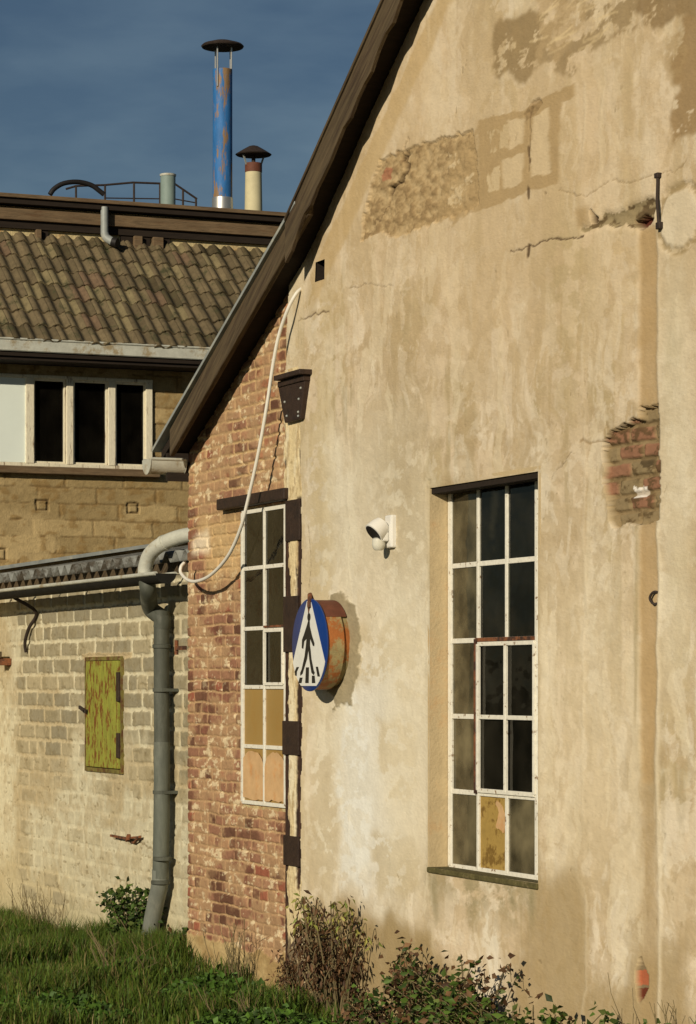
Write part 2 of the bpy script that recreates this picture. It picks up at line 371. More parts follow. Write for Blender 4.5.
wash([(662, 260), (696, 250), (696, 700), (662, 700)], (213, 194, 148), .6, (8, 30), .2, 6)
wash([(385, 430), (432, 440), (428, 560), (400, 590), (383, 540)], (165, 140, 92), .5, (14, 20), .3, 7, .3)
wash([(550, 230), (586, 225), (586, 420), (555, 440)], (178, 152, 100), .6, (8, 16), .3, 8, .35)
wash([(306, 360), (330, 360), (334, 700), (308, 700)], (190, 165, 112), .6, (5, 20), .2, 9, .3)
wash([(306, 300), (345, 270), (345, 330), (306, 345)], (186, 158, 102), .5, (8, 10), .2, 10, .4)
# damp foot of the wall
wash([(300, 908), (345, 905), (398, 915), (440, 950), (470, 985), (470, 1080), (300, 1060)], (150, 124, 76), .9, (3, 6), .25, 11)
wash([(500, 1000), (545, 880), (580, 872), (590, 1000), (640, 960), (696, 930), (696, 1100), (500, 1100)], (160, 133, 84), .85, (4, 8), .3, 12)
wash([(428, 872), (540, 886), (540, 900), (500, 918), (470, 898), (430, 890)], (146, 128, 84), .7, (3, 10), .2, 13, .4)
for x in (436, 470, 474, 512, 533):
    wash([(x-3, 876), (x+5, 876), (x+3, 925), (x-1, 925)], (130, 116, 72), .6, (2, 10), .05, 14+x % 7, .4)
# band of darker render following the verge
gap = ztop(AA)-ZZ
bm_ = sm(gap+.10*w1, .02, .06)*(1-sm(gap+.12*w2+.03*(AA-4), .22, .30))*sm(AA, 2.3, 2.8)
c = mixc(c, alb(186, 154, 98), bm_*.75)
# vertical chased strip
ch = blur(jag([(641, 226), (659, 226), (659, 700), (656, 782), (644, 784), (641, 700)], .015, .012, 20), 1, 2)
c = mixc(c, alb(176, 142, 88), ch*.85); D -= ch*.008
ch2 = blur(jag([(643, 780), (658, 780), (659, 1060), (643, 1060)], .03, .03, 21), 2, 6)
c = mixc(c, alb(166, 136, 86), ch2*.6); D -= ch2*.004
e1 = np.exp(-((AA+.05*w1-G(660.5, 600)[0])/.022)**2)*sm(4.6-ZZ, 0, .3); c = mixc(c, alb(226, 204, 156), e1*.55*sm(st2, .35, .6)); D += e1*.003
e3 = np.exp(-((AA-G(638, 600)[0])/.03)**2)*sm(4.4-ZZ, 0, .3)*sm(st2, .4, .6); c = mixc(c, alb(160, 138, 90), e3*.6)
for px_, k in ((586, .5), (430, .35), (350, .3), (604, .3)):
    e2 = np.exp(-((AA+.12*w1-G(px_, 600)[0])/.016)**2)*sm(fbm(AA*2, ZZ*2, 3, px_), .4, .6); c = mixc(c, alb(222, 200, 152), e2*k*.5); D += e2*.002
# stains near the ridge
wash([(497, 24), (514, 18), (530, 12), (548, 16), (545, 40), (540, 62), (531, 82), (524, 82), (520, 78), (513, 70), (505, 78), (497, 75), (496, 50)], (148, 121, 76), .92, (1, 1), .06, 22, .42)
wash([(536, -20), (640, -40), (642, 16), (612, 44), (590, 46), (580, 56), (566, 74), (556, 62), (540, 60)], (150, 123, 78), .85, (1, 1), .10, 60, .16)
wash([(536, -20), (590, -30), (584, 20), (560, 60), (540, 60)], (176, 146, 96), .7, (1, 1), .10, 61, .4)
wash([(562, 54), (576, 50), (580, 68), (572, 77), (562, 72)], (150, 123, 78), .8, (1, 1), .05, 62, .5)
wash([(637, -40), (720, -60), (720, 14), (690, 16), (664, 26), (645, 28), (640, 10)], (142, 114, 70), .9, (1, 1), .06, 23, .6)
wash([(610, 42), (622, 30), (640, 24), (640, 30), (622, 40)], (140, 112, 68), .7, (1, 1), .04, 63, .5)
wash([(676, 60), (683, 22), (690, 16), (720, 10), (720, 132), (696, 132), (682, 138), (673, 146), (673, 118), (681, 90)], (152, 121, 74), .92, (1, 1), .05, 24, .7)
wash([(668, 40), (682, 24), (690, 60), (678, 80), (670, 70)], (168, 138, 88), .6, (1, 1), .08, 64, .3)
for i in range(40):                                    # pale scratches across the stain
    x0 = rng.uniform(530, 610); y0 = rng.uniform(-10, 55); l = rng.uniform(10, 28)
    d = segdist(AA+w1*.05, ZZ+w2*.05, P([(x0, y0), (x0+l, y0-l*rng.uniform(.3, 1.3))]))
    c = mixc(c, alb(214, 184, 126), (1-sm(d, .003, .010))*rng.uniform(.15, .5))
# where lettering was taken off: rough patch and smooth strokes
rough = jag([(363, 240), (370, 192), (381, 162), (404, 151), (440, 139), (474, 129), (479, 150), (479, 208), (440, 222), (400, 237), (380, 232)], .05, .05, 25)
rn = fbm(AA*13, ZZ*26, 5, 90, .65)
c = mixc(c, alb(168, 137, 86), blur(rough, 1, 1)*.92)
c = mixc(c, alb(132, 103, 62), rough*sm(rn, .5, .62)*.6); c = mixc(c, alb(196, 166, 112), rough*sm(1-rn, .54, .66)*.5)
c = mixc(c, alb(210, 184, 130), jag([(446, 182), (468, 176), (470, 200), (448, 206)], .04, .05, 26)*.55)
c = mixc(c, alb(164, 104, 68), jag([(381, 176), (388, 167), (394, 170), (391, 180), (383, 182)], .03, .02, 27)*.8)
D += rough*(-.014+(rn-.5)*.026)
def field(pl, colr, k, s_=0, n_=.03):
    global c
    c = mixc(c, alb(*colr), blur(jag(pl, n_, n_, 28+s_), 1, 0)*k)
tn_ = (171, 140, 89)
field([(481, 121), (500, 115), (527, 108), (534, 103), (548, 97), (577, 83), (577, 98), (563, 104), (562, 183), (533, 190), (505, 203), (481, 212)], tn_, .92, 0)
field([(470, 140), (482, 122), (482, 212), (455, 221), (440, 224), (440, 200), (452, 150)], tn_, .8, 9, .06)
for i, pl in enumerate(([(510, 121), (526, 117), (526, 144), (511, 149)], [(504, 161), (526, 154), (526, 182), (505, 190)], [(535, 115), (552, 109), (552, 173), (543, 174), (534, 178)])):
    field(pl, (204, 176, 125), .9, 1+i)
m_ = jag([(491, 131), (511, 123), (511, 149), (492, 154)], .03, .04, 35)*sm(fi, .46, .56); c = mixc(c, alb(198, 170, 118), m_*.8)
m_ = jag([(491, 172), (502, 166), (502, 190), (491, 194)], .03, .04, 36)*sm(fi, .42, .55); c = mixc(c, alb(202, 174, 122), m_*.85)
for q in ((449, 184, 16, 22), (447, 155, 9, 14), (466, 176, 7, 12)):
    m_ = jag([(q[0], q[1]), (q[0]+q[2], q[1]-q[3]*.3), (q[0]+q[2], q[1]+q[3]*.8), (q[0], q[1]+q[3])], .06, .07, 37)*sm(rn, .42, .55); c = mixc(c, alb(202, 174, 122), m_*.85)
fr_ = jag([(524, 112), (535, 100), (541, 97), (545, 104), (535, 116), (527, 120)], .04, .04, 37); D -= fr_*.012*sm(rn, .4, .6); c = mixc(c, alb(135, 106, 64), fr_*.6)
def crack(pts, w=.006, k=.9, dk=(84, 62, 36), dep=.004, jit=.025):
    w = w*.62 if w < .02 else w*.8
    global c, D
    d = segdist(AA+jit*2*(fbm(AA*12, ZZ*12, 4, 40)-.5), ZZ+jit*2*(fbm(AA*12, ZZ*12, 4, 41)-.5), P(pts))
    m_ = (1-sm(d, w*.5, w*1.8)); c = mixc(c, alb(*dk), m_*k); D -= m_*dep
crack([(408, 150), (404, 165), (402, 185), (390, 198)], .025, .8, (60, 42, 22), .03, .1); crack([(390, 198), (378, 222), (366, 236)], .01, .7, jit=.08)
crack([(533, 108), (533, 150), (532, 172)], .008, .5); crack([(532, 150), (532, 162)], .016, .8); crack([(531, 190), (531, 196)], .02, .9)
crack([(512, 252), (552, 240), (586, 236)], .006, .9); crack([(560, 190), (588, 196), (612, 182), (640, 180), (676, 172), (690, 160)], .004, .5, (130, 102, 60), .004)
crack([(300, 322), (318, 314), (331, 312)], .007, .8); crack([(350, 290), (368, 284), (395, 286)], .004, .4)
crack([(582, 441), (606, 440)], .008, .6, (140, 110, 66)); crack([(531, 248), (530, 256)], .02, .9)
crack([(308, 520), (312, 560), (308, 610)], .005, .5); crack([(553, 478), (566, 462), (574, 450)], .004, .45)
for i in range(46):
    x0, y0 = rng.uniform(320, 690), rng.uniform(20, 980); l = rng.uniform(2, 9)
    if 425 < x0 < 545 and 465 < y0 < 890: continue
    crack([(x0, y0), (x0+rng.uniform(-2, 2), y0+l)], rng.uniform(.003, .008), rng.uniform(.25, .6), (112, 88, 50), .004)
# broken slot with the iron tie
sl = jag([(583, 229), (600, 222), (604, 216), (614, 212), (640, 203), (654, 201), (659, 207), (657, 219), (646, 230), (632, 228), (627, 224), (604, 228), (596, 230), (585, 233)], .05, .03, 42)
c = mixc(c, alb(146, 124, 80), sl*.9); c = mixc(c, alb(88, 66, 36), sl*sm(rn, .5, .6)*.8); D -= blur(sl, 1, 2)*(.015+.015*rn)
ho = jag([(634, 222), (645, 215), (658, 220), (650, 227), (639, 229)], .03, .02, 43); c = mixc(c, alb(84, 42, 26), ho); D -= ho*.06
ho = jag([(592, 210), (600, 219), (596, 226), (593, 224)], .02, .01, 44); c = mixc(c, alb(52, 34, 18), ho); D -= ho*.04
wash([(577, 210), (590, 208), (592, 224), (580, 226)], (166, 134, 82), .8, (2, 2), .03, 45)
e = ell(682, 218, .22, .165, 1, .3); ring = sm(e, .78, .95)*(1-sm(e, 1.02, 1.2)); c = mixc(c, alb(214, 193, 148), (1-sm(e, .8, .95))*sm(sp0+.6*(fi-.5), .38, .5)*.65)
c = mixc(c, alb(150, 124, 76), ring*.75*sm(rn, .38, .5)); D -= ring*.008
# patch of lost plaster with bricks showing
hp = jag([(605, 442), (611, 431), (621, 428), (635, 419), (641, 419), (641, 408), (650, 407), (659, 404), (661, 430), (662, 470), (661, 521), (650, 523), (640, 524), (628, 523), (616, 531), (612, 521), (606, 480)], .02, .025, 46)
rowh = .088; hj = .012*(fbm(AA*10, ZZ*24, 3, 91)-.5); ph = (ZZ+hj+w2*.012)/rowh; fr = ph-np.floor(ph); fa = (AA+hj*3)/.25+.5*(np.floor(ph) % 2); bi = _h(np.floor(fa), np.floor(ph), 78); fa = fa-np.floor(fa)
brm = sm(np.minimum(fr, 1-fr), .10, .17)*sm(np.minimum(fa, 1-fa), .03, .06)
pc = np.zeros(c.shape)+alb(146, 122, 80); pc = mixc(pc, alb(144, 98, 66), brm*(bi > .45)*.9); pc = mixc(pc, alb(134, 112, 72), brm*(bi <= .45)*.8)
pc = mixc(pc, alb(86, 66, 36), sm(rn, .56, .64)*.8); pc = mixc(pc, alb(230, 214, 180), jag([(629, 487), (642, 486), (642, 496), (630, 497)], .02, .03, 47))
pc = mixc(pc, alb(72, 56, 32), jag([(636, 456), (651, 457), (652, 466), (640, 468)], .03, .03, 48)*.85)
pc = mixc(pc, alb(128, 104, 64), (1-brm)*.6)
c = c*(1-hp[..., None])+pc*hp[..., None]; D += hp*(-.050+.016*brm+.014*(rn-.5))
c = mixc(c, alb(120, 98, 60), np.clip(blur(hp, 2, 3)-hp, 0, 1)*.5)
# chipped corner at the foot showing red brick
ch_ = jag([(641, 956), (645, 966), (649, 976), (650, 987), (646, 996), (641, 1004), (638, 992), (637, 972)], .01, .01, 49)
c = mixc(c, alb(120, 100, 66), ch_); c = mixc(c, alb(160, 88, 52), ch_*pip(AA, ZZ, P([(636, 970), (652, 970), (652, 985), (636, 985)])))
c = mixc(c, alb(96, 46, 26), ch_*pip(AA, ZZ, P([(636, 988), (652, 988), (652, 1005), (636, 1005)]))); D -= ch_*.03
# grey mortar daubed round the sign drum
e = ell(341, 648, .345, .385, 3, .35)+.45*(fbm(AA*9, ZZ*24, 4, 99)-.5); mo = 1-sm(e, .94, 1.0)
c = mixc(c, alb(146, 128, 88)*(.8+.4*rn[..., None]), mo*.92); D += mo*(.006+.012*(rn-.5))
# worn edge beside the column
ed = sm(PL0+.09-AA+.05*w1, 0, .05); c = mixc(c, alb(196, 172, 122), ed*.5)
# jagged left edge; above the bracket the plaster runs further left
zb = G(290, 372)[1]
edge = np.where(ZZ > zb, 2.03+.02+(.12*(ZZ-zb)/1.0)+.05*w1, PL0+.006*np.sin(ZZ*31)+.03*(fbm(AA*0+ZZ*9, ZZ*3, 4, 50)-.5))
AC, ZC = cells(A, Z); ec = (edge[:-1, :-1]+edge[1:, 1:])/2
keep = (AC > ec) & (ZC < zroof(AC)+.14) & (ZC > -.4)
keep &= ~((AC > RW[0]) & (AC < RW[1]) & (ZC > RW[2]) & (ZC < RW[3]))
keep &= ~((AC > NOTCH[0]) & (AC < NOTCH[1]) & (ZC > NOTCH[2]) & (ZC < NOTCH[3]))
near = np.exp(-np.minimum(np.minimum(abs(AA-RW[0]), abs(AA-RW[1]))+9*((ZZ < RW[2]-.05) | (ZZ > RW[3]+.05)), np.minimum(abs(ZZ-RW[2]), abs(ZZ-RW[3]))+9*((AA < RW[0]-.05) | (AA > RW[1]+.05)))/.03)
c = mixc(c, alb(170, 146, 96), near*.4)
D = D*(1-near)+.012
c = c*np.array((1.01, 1.0, 1.08))*(1+.09*sm(3.4-ZZ, 0, 1.6)[..., None])
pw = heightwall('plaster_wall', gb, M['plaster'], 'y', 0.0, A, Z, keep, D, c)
# rest of the gable beyond the picture
MB().prism([(8.4, -.4), (2*RIDGE, -.4), (2*RIDGE, float(zroof(np.array(2*RIDGE)))), (2*RIDGE-KX, KZ), (8.4, float(zroof(np.array(8.4))))], .0, .25).build('plaster_wall', M['render'], gb)
# backing masonry behind the relief (keeps the room dark)
def wallback(x0, x1, z0, z1, y0=.1, y1=.28): bk.box(x0, x1, y0, y1, z0, z1)
bk = MB()
wallback(.02, LW[0]-.02, -.4, 3.6); wallback(LW[1]+.02, RW[0]-.03, -.4, 4.5, .12); wallback(RW[1]+.03, 8.4, -.4, 5.5, .12)
wallback(LW[0]-.02, LW[1]+.02, -.4, LW[2]-.03); wallback(RW[0]-.03, RW[1]+.03, -.4, RW[2]-.05, .12); wallback(LW[0]-.02, LW[1]+.02, LW[3]+.1, 4.0, .1)
wallback(RW[0]-.03, RW[1]+.03, RW[3]+.03, 5.5, .12)
bk.build('wall_core', M['interior'], gb)
MB().box(NOTCH[0]-.03, NOTCH[1]+.03, .09, .11, NOTCH[2]-.03, NOTCH[3]+.03).box(NOTCH[0]-.04, NOTCH[0], -.0, .09, NOTCH[2], NOTCH[3]).box(NOTCH[1], NOTCH[1]+.04, 0., .09, NOTCH[2], NOTCH[3]).build('beam_pocket', M['dark_wood'], gb)

# ---- brick strip
A = axis_with(0.0, 2.035, .0085, (LW[0], LW[1])); Z = axis_with(-.4, 4.75, .0065, (LW[2], LW[3]))
AA, ZZ = np.meshgrid(A, Z)
w1 = fbm(AA*4, ZZ*4, 4, 101)-.5; w2 = fbm(AA*4, ZZ*4, 4, 102)-.5; h1 = fbm(AA*25, ZZ*25, 3, 103)-.5; h2 = fbm(AA*25, ZZ*25, 3, 104)-.5
RH = .081
zz = ZZ+w2*.025+h2*.012; row = np.floor(zz/RH); fr = zz/RH-row
off = np.where(row % 2 == 0, 0., .5)+.25*_h(row, row*0, 5)
ln = np.where(_h(row, row*0+3, 9) > .88, .15, .29)
aa = (AA+w1*.03+h1*.012)/ln+off; bx = np.floor(aa); fa = aa-bx
r1 = _h(bx, row, 21); r2 = _h(bx, row, 22); r3 = _h(bx, row, 23)
mz = np.minimum(fr, 1-fr)*RH; ma = np.minimum(fa, 1-fa)*ln
upper = sm(ZZ, 2.9, 3.6)                              # older, rounder bricks near the eaves
bm_ = sm(np.minimum(mz, ma), .004, .013+.004*upper)
brick = np.zeros(AA.shape+(3,))+alb(146, 104, 76)
brick = mixc(brick, alb(128, 84, 62), sm(r1, .55, .75)); brick = mixc(brick, alb(164, 122, 88), sm(r2, .55, .8))
brick = mixc(brick, alb(98, 68, 50), (r3 > .86)*.85); brick = mixc(brick, alb(148, 84, 60), ((r3 < .08))*.8)
brick = mixc(brick, alb(176, 140, 100), upper*sm(r2, .25, .6)*.6); brick = mixc(brick, alb(168, 114, 78), upper*(r1 > .7)*.8)
sp = fbm(AA*13, ZZ*16, 5, 105, .6); sp2 = fbm(AA*3, ZZ*5, 5, 106)
brick = mixc(brick, alb(112, 78, 56), sm(sp, .52, .68)*.55)
mort = np.zeros(brick.shape)+alb(178, 146, 102); mort = mixc(mort, alb(152, 118, 80), sm(sp, .45, .65)*.7)
mort = mixc(mort, alb(196, 166, 112), upper*.6)
cb = mort*(1-bm_[..., None])+brick*bm_[..., None]
# lime splashes and thin mortar skim over the faces
sk = sm(sp2+.6*(sp-.5)+.25*(r1-.5), .44, .62); cb = mixc(cb, alb(174, 140, 98), sk*.72); DB0 = sk*.006
wh = sm(fbm(AA*11, ZZ*22, 5, 107, .66)+.22*(sp2-.5)+.10*(r2-.5), .62, .70); cb = mixc(cb, alb(218, 196, 150), wh*.8)
dk = sm(1-sp2+.4*(r3-.5), .62, .72); cb = mixc(cb, alb(92, 60, 42), dk*bm_*.6)
pt = pip(AA+w1*.1, ZZ+w2*.1, [G(*p) for p in ((196, 520), (240, 515), (240, 575), (205, 580))]); cb = mixc(cb, alb(196, 164, 110), blur(pt, 6, 8)*.75)
pt = pip(AA+w1*.1, ZZ+w2*.1, [G(*p) for p in ((190, 540), (206, 530), (206, 552), (190, 556))]); cb = mixc(cb, alb(232, 214, 176), blur(pt, 3, 3)*.7)
DB = bm_*(.012+.006*(r2-.5))*(1-.5*sk)+DB0+(sp-.5)*.010
plinth = sm(.14-ZZ+w2*.16+h2*.03, 0, .02)
plc = mixc(np.zeros(cb.shape)+alb(184, 158, 106), alb(160, 132, 84), sm(sp2, .45, .65)); cb = cb*(1-plinth[..., None])+plc*plinth[..., None]
DB = DB*(1-plinth)+(.022+(sp-.5)*.01)*plinth
AC, ZC = cells(A, Z)
keep = (ZC < ztop(AC)+.14) & ~((AC > LW[0]) & (AC < LW[1]) & (ZC > LW[2]) & (ZC < LW[3]))
cb = cb*np.array((1.04, .97, .90))
heightwall('brick_wall', gb, M['brick'], 'y', 0.03, A, Z, keep, DB, cb)
# corner return, side, back and far walls, floor
MB().box(-.0, .02, .028, 10, -.4, 3.66).build('side_wall', M['render'], gb)
ob = MB(); ob.box(.02, 2*RIDGE-.02, 9.98, 10.2, -.4, 5.0); ob.box(2*RIDGE-.02, 2*RIDGE+.2, .25, 10, -.4, 3.66); ob.build('rear_wall', M['interior'], gb)
MB().box(.02, 2*RIDGE-.02, .28, 9.98, -.1, .0).build('floor', M['interior'], gb)
MB().box(.021, .03, .3, 9.9, 0, 3.6).build('inner_lining', M['interior'], gb)

# ---- steel column between brick and plaster
cA = axis_with(2.03, PL0+.02, .006); cZ = axis_with(-.35, zb+.02, .008)
AA, ZZ = np.meshgrid(cA, cZ); t = (AA-2.03)/(PL0-2.03)
n1 = fbm(AA*12, ZZ*2.2, 5, 120)-.5; n2 = fbm(AA*30, ZZ*16, 4, 121)-.5
zl = lambda y: G(294, y)[1]
inf = sm(t+n1*.30+n2*.22, .27, .31)*(1-sm(t+n1*.25-n2*.25, .70, .74))
inf2 = sm(t+n1*.4+n2*.2, -.1, .1)*(1-sm(t+n1*.3, .62, .66))
lowm = sm(zl(870)-ZZ, 0, .02); hi = sm(ZZ-zl(500), 0, .02)
inf = inf*(1-lowm)+lowm*sm(t+n1*.3+n2*.2, .12, .16)*(1-sm(t*1.0+n1*.9+n2*.4, .78, .86))*(1-sm(zl(925)-ZZ+n2*.4+n1*.3, 0, .1)*.75)
inf = inf*(1-hi)+hi*sm(t+n1*.9+n2*.5, .0, .1)*(1-sm(t+n1*.9-n2*.4, .9, 1.0))
cc = np.zeros(AA.shape+(3,))+np.array((.045, .026, .018)); cc = mixc(cc, (.10, .05, .03), sm(n2+.5, .5, .7)*.6)
cr = mixc(np.zeros(cc.shape)+alb(214, 186, 132), alb(228, 206, 160), sm(n1+.5, .45, .7)); cr = mixc(cr, alb(170, 138, 90), sm(n2+.5, .56, .7)*.6)
cc = cc*(1-inf[..., None])+cr*inf[..., None]
keep = np.ones((len(cZ)-1, len(cA)-1), bool)
sc = heightwall('steel_column', gb, M['brick'], 'y', .004, cA, cZ, keep, .004+inf*.012+n2*.004, cc)
for y0, y1, a0, a1 in ((500, 541, 288, 302), (596, 652, 286, 300), (721, 755, 285, 301), (836, 866, 286, 301)):
    MB().box(G(a0, y0)[0], G(a1, y0)[0], -.022, .03, zl(y1), zl(y0)).build('batten_plate', M['brown_steel'], sc, bevel=.004)
br = MB()
p = [G(*q, -.05) for q in ((277.5, 385), (304.5, 381), (300, 419), (284.5, 423))]
br.prism(p, -.05, .02)
br.build('column_bracket', M['brown_steel'], sc, bevel=.006)
MB().box(G(279, 376, -.06)[0], G(305, 376, -.06)[0], -.10, .02, G(300, 378)[1], G(300, 373)[1]).box(G(279, 384, -.05)[0], G(304.8, 384, -.05)[0], -.062, .02, G(300, 384)[1], G(300, 378.5)[1]).build('cap_plate', M['brown_steel'], sc, bevel=.004)
for q in ((285, 402), (299, 399), (287, 416), (298.5, 412), (298.5, 416), (301, 388)):
    a, z = G(*q, -.05); MB().lathe((a, -.05, z), [(.009, 0), (.008, .005), (.004, .009)], 10, (0, -1, 0)).build('rivet', M['zinc'], sc)

# ---- right window
x0, x1, z0, z1 = RW; yf = .105
MB().box(x0-.03, x0, -.0112, yf+.06, z0, z1).box(x1, x1+.03, -.0112, yf+.06, z0, z1).box(x0-.03, x1+.03, -.0112, yf+.06, z1, z1+.03).build('window_reveal', M['reveal'], pw)
MB().box(x0, x1, -.0, yf+.06, z1-.035, z1-.0005).build('lintel_soffit', M['dark_wood'], pw)
rows = [z0+.01+k*(z1-z0-.03)/5 for k in range(6)]
colsx = [max(G(449.5, 600, yf)[0], x0+.022), G(477.5, 600, yf)[0], G(506, 600, yf)[0], G(535.8, 600, yf)[0], x1-.012]
fx0, fx1 = colsx[0], colsx[-1]
wn = MB(); bt = .022
def vbar(x, za, zb_, t=.032): wn.box(x-t/2, x+t/2, yf, yf+.020, za, zb_)
def hbar(z, xa, xb, t=.030): wn.box(xa, xb, yf+.002, yf+.018, z-t/2, z+t/2)
vbar(fx0, rows[0], rows[5], .05); vbar(fx1, rows[0], rows[5], .03); vbar(colsx[3], rows[0], rows[5], .034)
vbar(colsx[1], rows[0], rows[1]); vbar(colsx[1], rows[3], rows[5]); vbar(colsx[2], rows[0], rows[1]); vbar(colsx[2], rows[3], rows[5])
vbar(colsx[1], rows[1], rows[3], .02)
for k in (0, 1, 3, 4, 5): hbar(rows[k], fx0-.015, fx1+.01)
hbar(rows[2], fx0, colsx[1]); hbar(rows[2], colsx[3], fx1)
rw = wn.build('window', M['white_paint'], gb, bevel=.003)
tag(rw, 'tall many paned steel window set in the plaster')
sa = MB(); ys_ = yf-.012; xa, xb = colsx[1]+.014, colsx[3]-.012; za, zb2 = rows[1]+.018, rows[3]-.022
for x, t in ((xa, .03), (xb, .024), ((colsx[2]), .026)): sa.box(x-t/2, x+t/2, ys_, ys_+.020, za, zb2)
for z in (za, zb2, rows[2]): sa.box(xa, xb, ys_+.002, ys_+.018, z-.013, z+.013)
sash = sa.build('opening_sash', M['white_paint'], rw, bevel=.003)
MB().box(xa-.036, xa-.0155, ys_-.003, ys_+.018, za-.02, zb2+.03).box(xa-.016, xb, ys_-.002, ys_+.016, zb2+.0135, zb2+.036).build('rusty_sash_edge', M['rust'], rw)
gm = MB(); gd = MB(); gb2 = MB()
card_cell = (1, 0)
for i in range(4):
    for k in range(5):
        if (i, k) == card_cell: continue
        tl = rng.normal(0, .0025)
        a0, a1 = colsx[i]+.004, colsx[i+1]-.004; b0, b1 = rows[k]+.004, rows[k+1]-.004
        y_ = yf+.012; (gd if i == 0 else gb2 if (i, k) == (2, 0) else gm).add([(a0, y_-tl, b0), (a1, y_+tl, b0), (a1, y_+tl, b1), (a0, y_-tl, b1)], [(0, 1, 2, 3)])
gm.build('glass', M['glass'], rw, recalc=False); tag(gb2.build('dust_reflection_glass', M['glass_dust_reflection'], rw, recalc=False), 'brown dusty pane right of the boarded one'); tag(gd.build('dust_reflection_glass', M['glass_dust_reflection'], rw, recalc=False), 'panes along the left jamb with the reveal reflection painted in')
a0, a1, b0, b1 = colsx[1]+.004, colsx[2]-.004, rows[0]+.004, rows[1]-.004
cp = MB().box(a0, a1, yf+.013, yf+.019, b0, b1).build('boarded_pane', M['card'], rw); tag(cp, 'yellowed board in place of a bottom pane')
pt = MB(); tq = spline([(.62, .93, 0), (.74, .90, 0), (.86, .82, 0), (.93, .66, 0), (.88, .52, 0), (.74, .56, 0), (.60, .58, 0), (.66, .70, 0), (.70, .80, 0), (.60, .88, 0), (.62, .93, 0)], 4)[:-1]
pt.prism([(a0+u*(a1-a0)+rng.normal(0, .002), b0+v*(b1-b0)+rng.normal(0, .002)) for u, v, _ in tq], yf+.009, yf+.0125)
pt.build('torn_paper', M['peach'], rw)
# a board leaning inside the lower right pane
MB().box(colsx[2]+.01, colsx[2]+.12, yf+.05, yf+.06, rows[0], rows[1]-.04).build('board_behind_glass', M['card'], rw)
sl_ = MB().prism([(x0-.02, z0-.030), (x1+.006, z0-.036), (x1+.006, z0-.002), (x0-.02, z0+.004)], -.026, yf+.05).build('window_sill', M['moss'], rw, bevel=.008)

# ---- left window
x0, x1, z0, z1 = LW; yf = .0
cx = G(263.5, 600)[0]; rws = [z0+.015]+[G(244, y)[1] for y in (746, 687, 629, 569)]+[z1-.02]
wn = MB()
for x, t in ((x0+.022, .045), (x1-.018, .036), (cx, .028)): wn.box(x-t/2, x+t/2, yf, yf+.026, rws[0], rws[5])
for k in range(6): wn.box(x0+.01, x1-.01, yf+.003, yf+.023, rws[k]-.014, rws[k]+.014)
lw = wn.build('window', M['white_paint'], gb, bevel=.003); tag(lw, 'narrow steel window in the brick strip with tan lower panes')
MB().box(x0-.02, x0-.001, .02, .25, z0, z1).box(x1+.001, x1+.02, .02, .25, z0, z1).box(x0, x1, .02, .25, z0-.03, z0-.0).box(x0, x1, .03, .25, z1-.005, z1+.08).build('window_reveal', M['render'], lw)
sa = MB(); a0, a1, b0, b1 = cx+.022, x1-.045, rws[2]+.022, rws[3]-.02
for x in (a0, a1): sa.box(x-.012, x+.012, yf-.010, yf+.008, b0, b1)
for z in (b0, b1): sa.box(a0, a1, yf-.009, yf+.007, z-.011, z+.011)
sa.build('opening_sash', M['white_paint'], lw, bevel=.002)
MB().box(cx+.02, x1-.04, yf-.01, yf+.02, rws[3]-.016+.018, rws[3]+.016).build('rusty_sash_edge', M['rust'], lw)
gm = MB(); oc = MB(); pe = MB()
for i, (xa, xb) in enumerate(((x0+.03, cx), (cx, x1-.03))):
    for k in range(5):
        a0, a1, b0, b1 = xa+.006, xb-.006, rws[k]+.006, rws[k+1]-.006
        tl = rng.normal(0, .002); y_ = yf+.014
        if k < 2: oc.box(a0, a1, y_, y_+.006, b0, b1)
        else: gm.add([(a0, y_-tl, b0), (a1, y_+tl, b0), (a1, y_+tl, b1), (a0, y_-tl, b1)], [(0, 1, 2, 3)])
        if k == 0:
            w_ = a1-a0; h_ = b1-b0; top = [(a0+w_*u, b0+h_*(.50+.42*max(0, 1-abs((u-(.46 if i == 0 else .54))/.56)**3)**.5+.012*rng.normal())) for u in np.linspace(0, 1, 12)]
            bot = [(a0+w_*u, b0+h_*(.03+.05*rng.random())) for u in np.linspace(1, 0, 9)]
            pe.prism(top+bot, y_-.012, y_-.009)
gm.build('glass', M['glass'], lw, recalc=False)
tag(oc.build('painted_pane', M['ochre'], lw), 'two panes painted ochre')
tag(pe.build('torn_paper', M['peach'], lw), 'peach coloured torn paper in the bottom panes')
p = [G(216, 506), G(290, 492), G(290, 503), G(216, 513)]
zl0 = G(216, 511)[1]; MB().box(G(216, 506, -.05)[0], G(290, 492)[0], -.05, .06, zl0-.005, zl0+.075).build('lintel', M['brown_steel'], gb, bevel=.01)

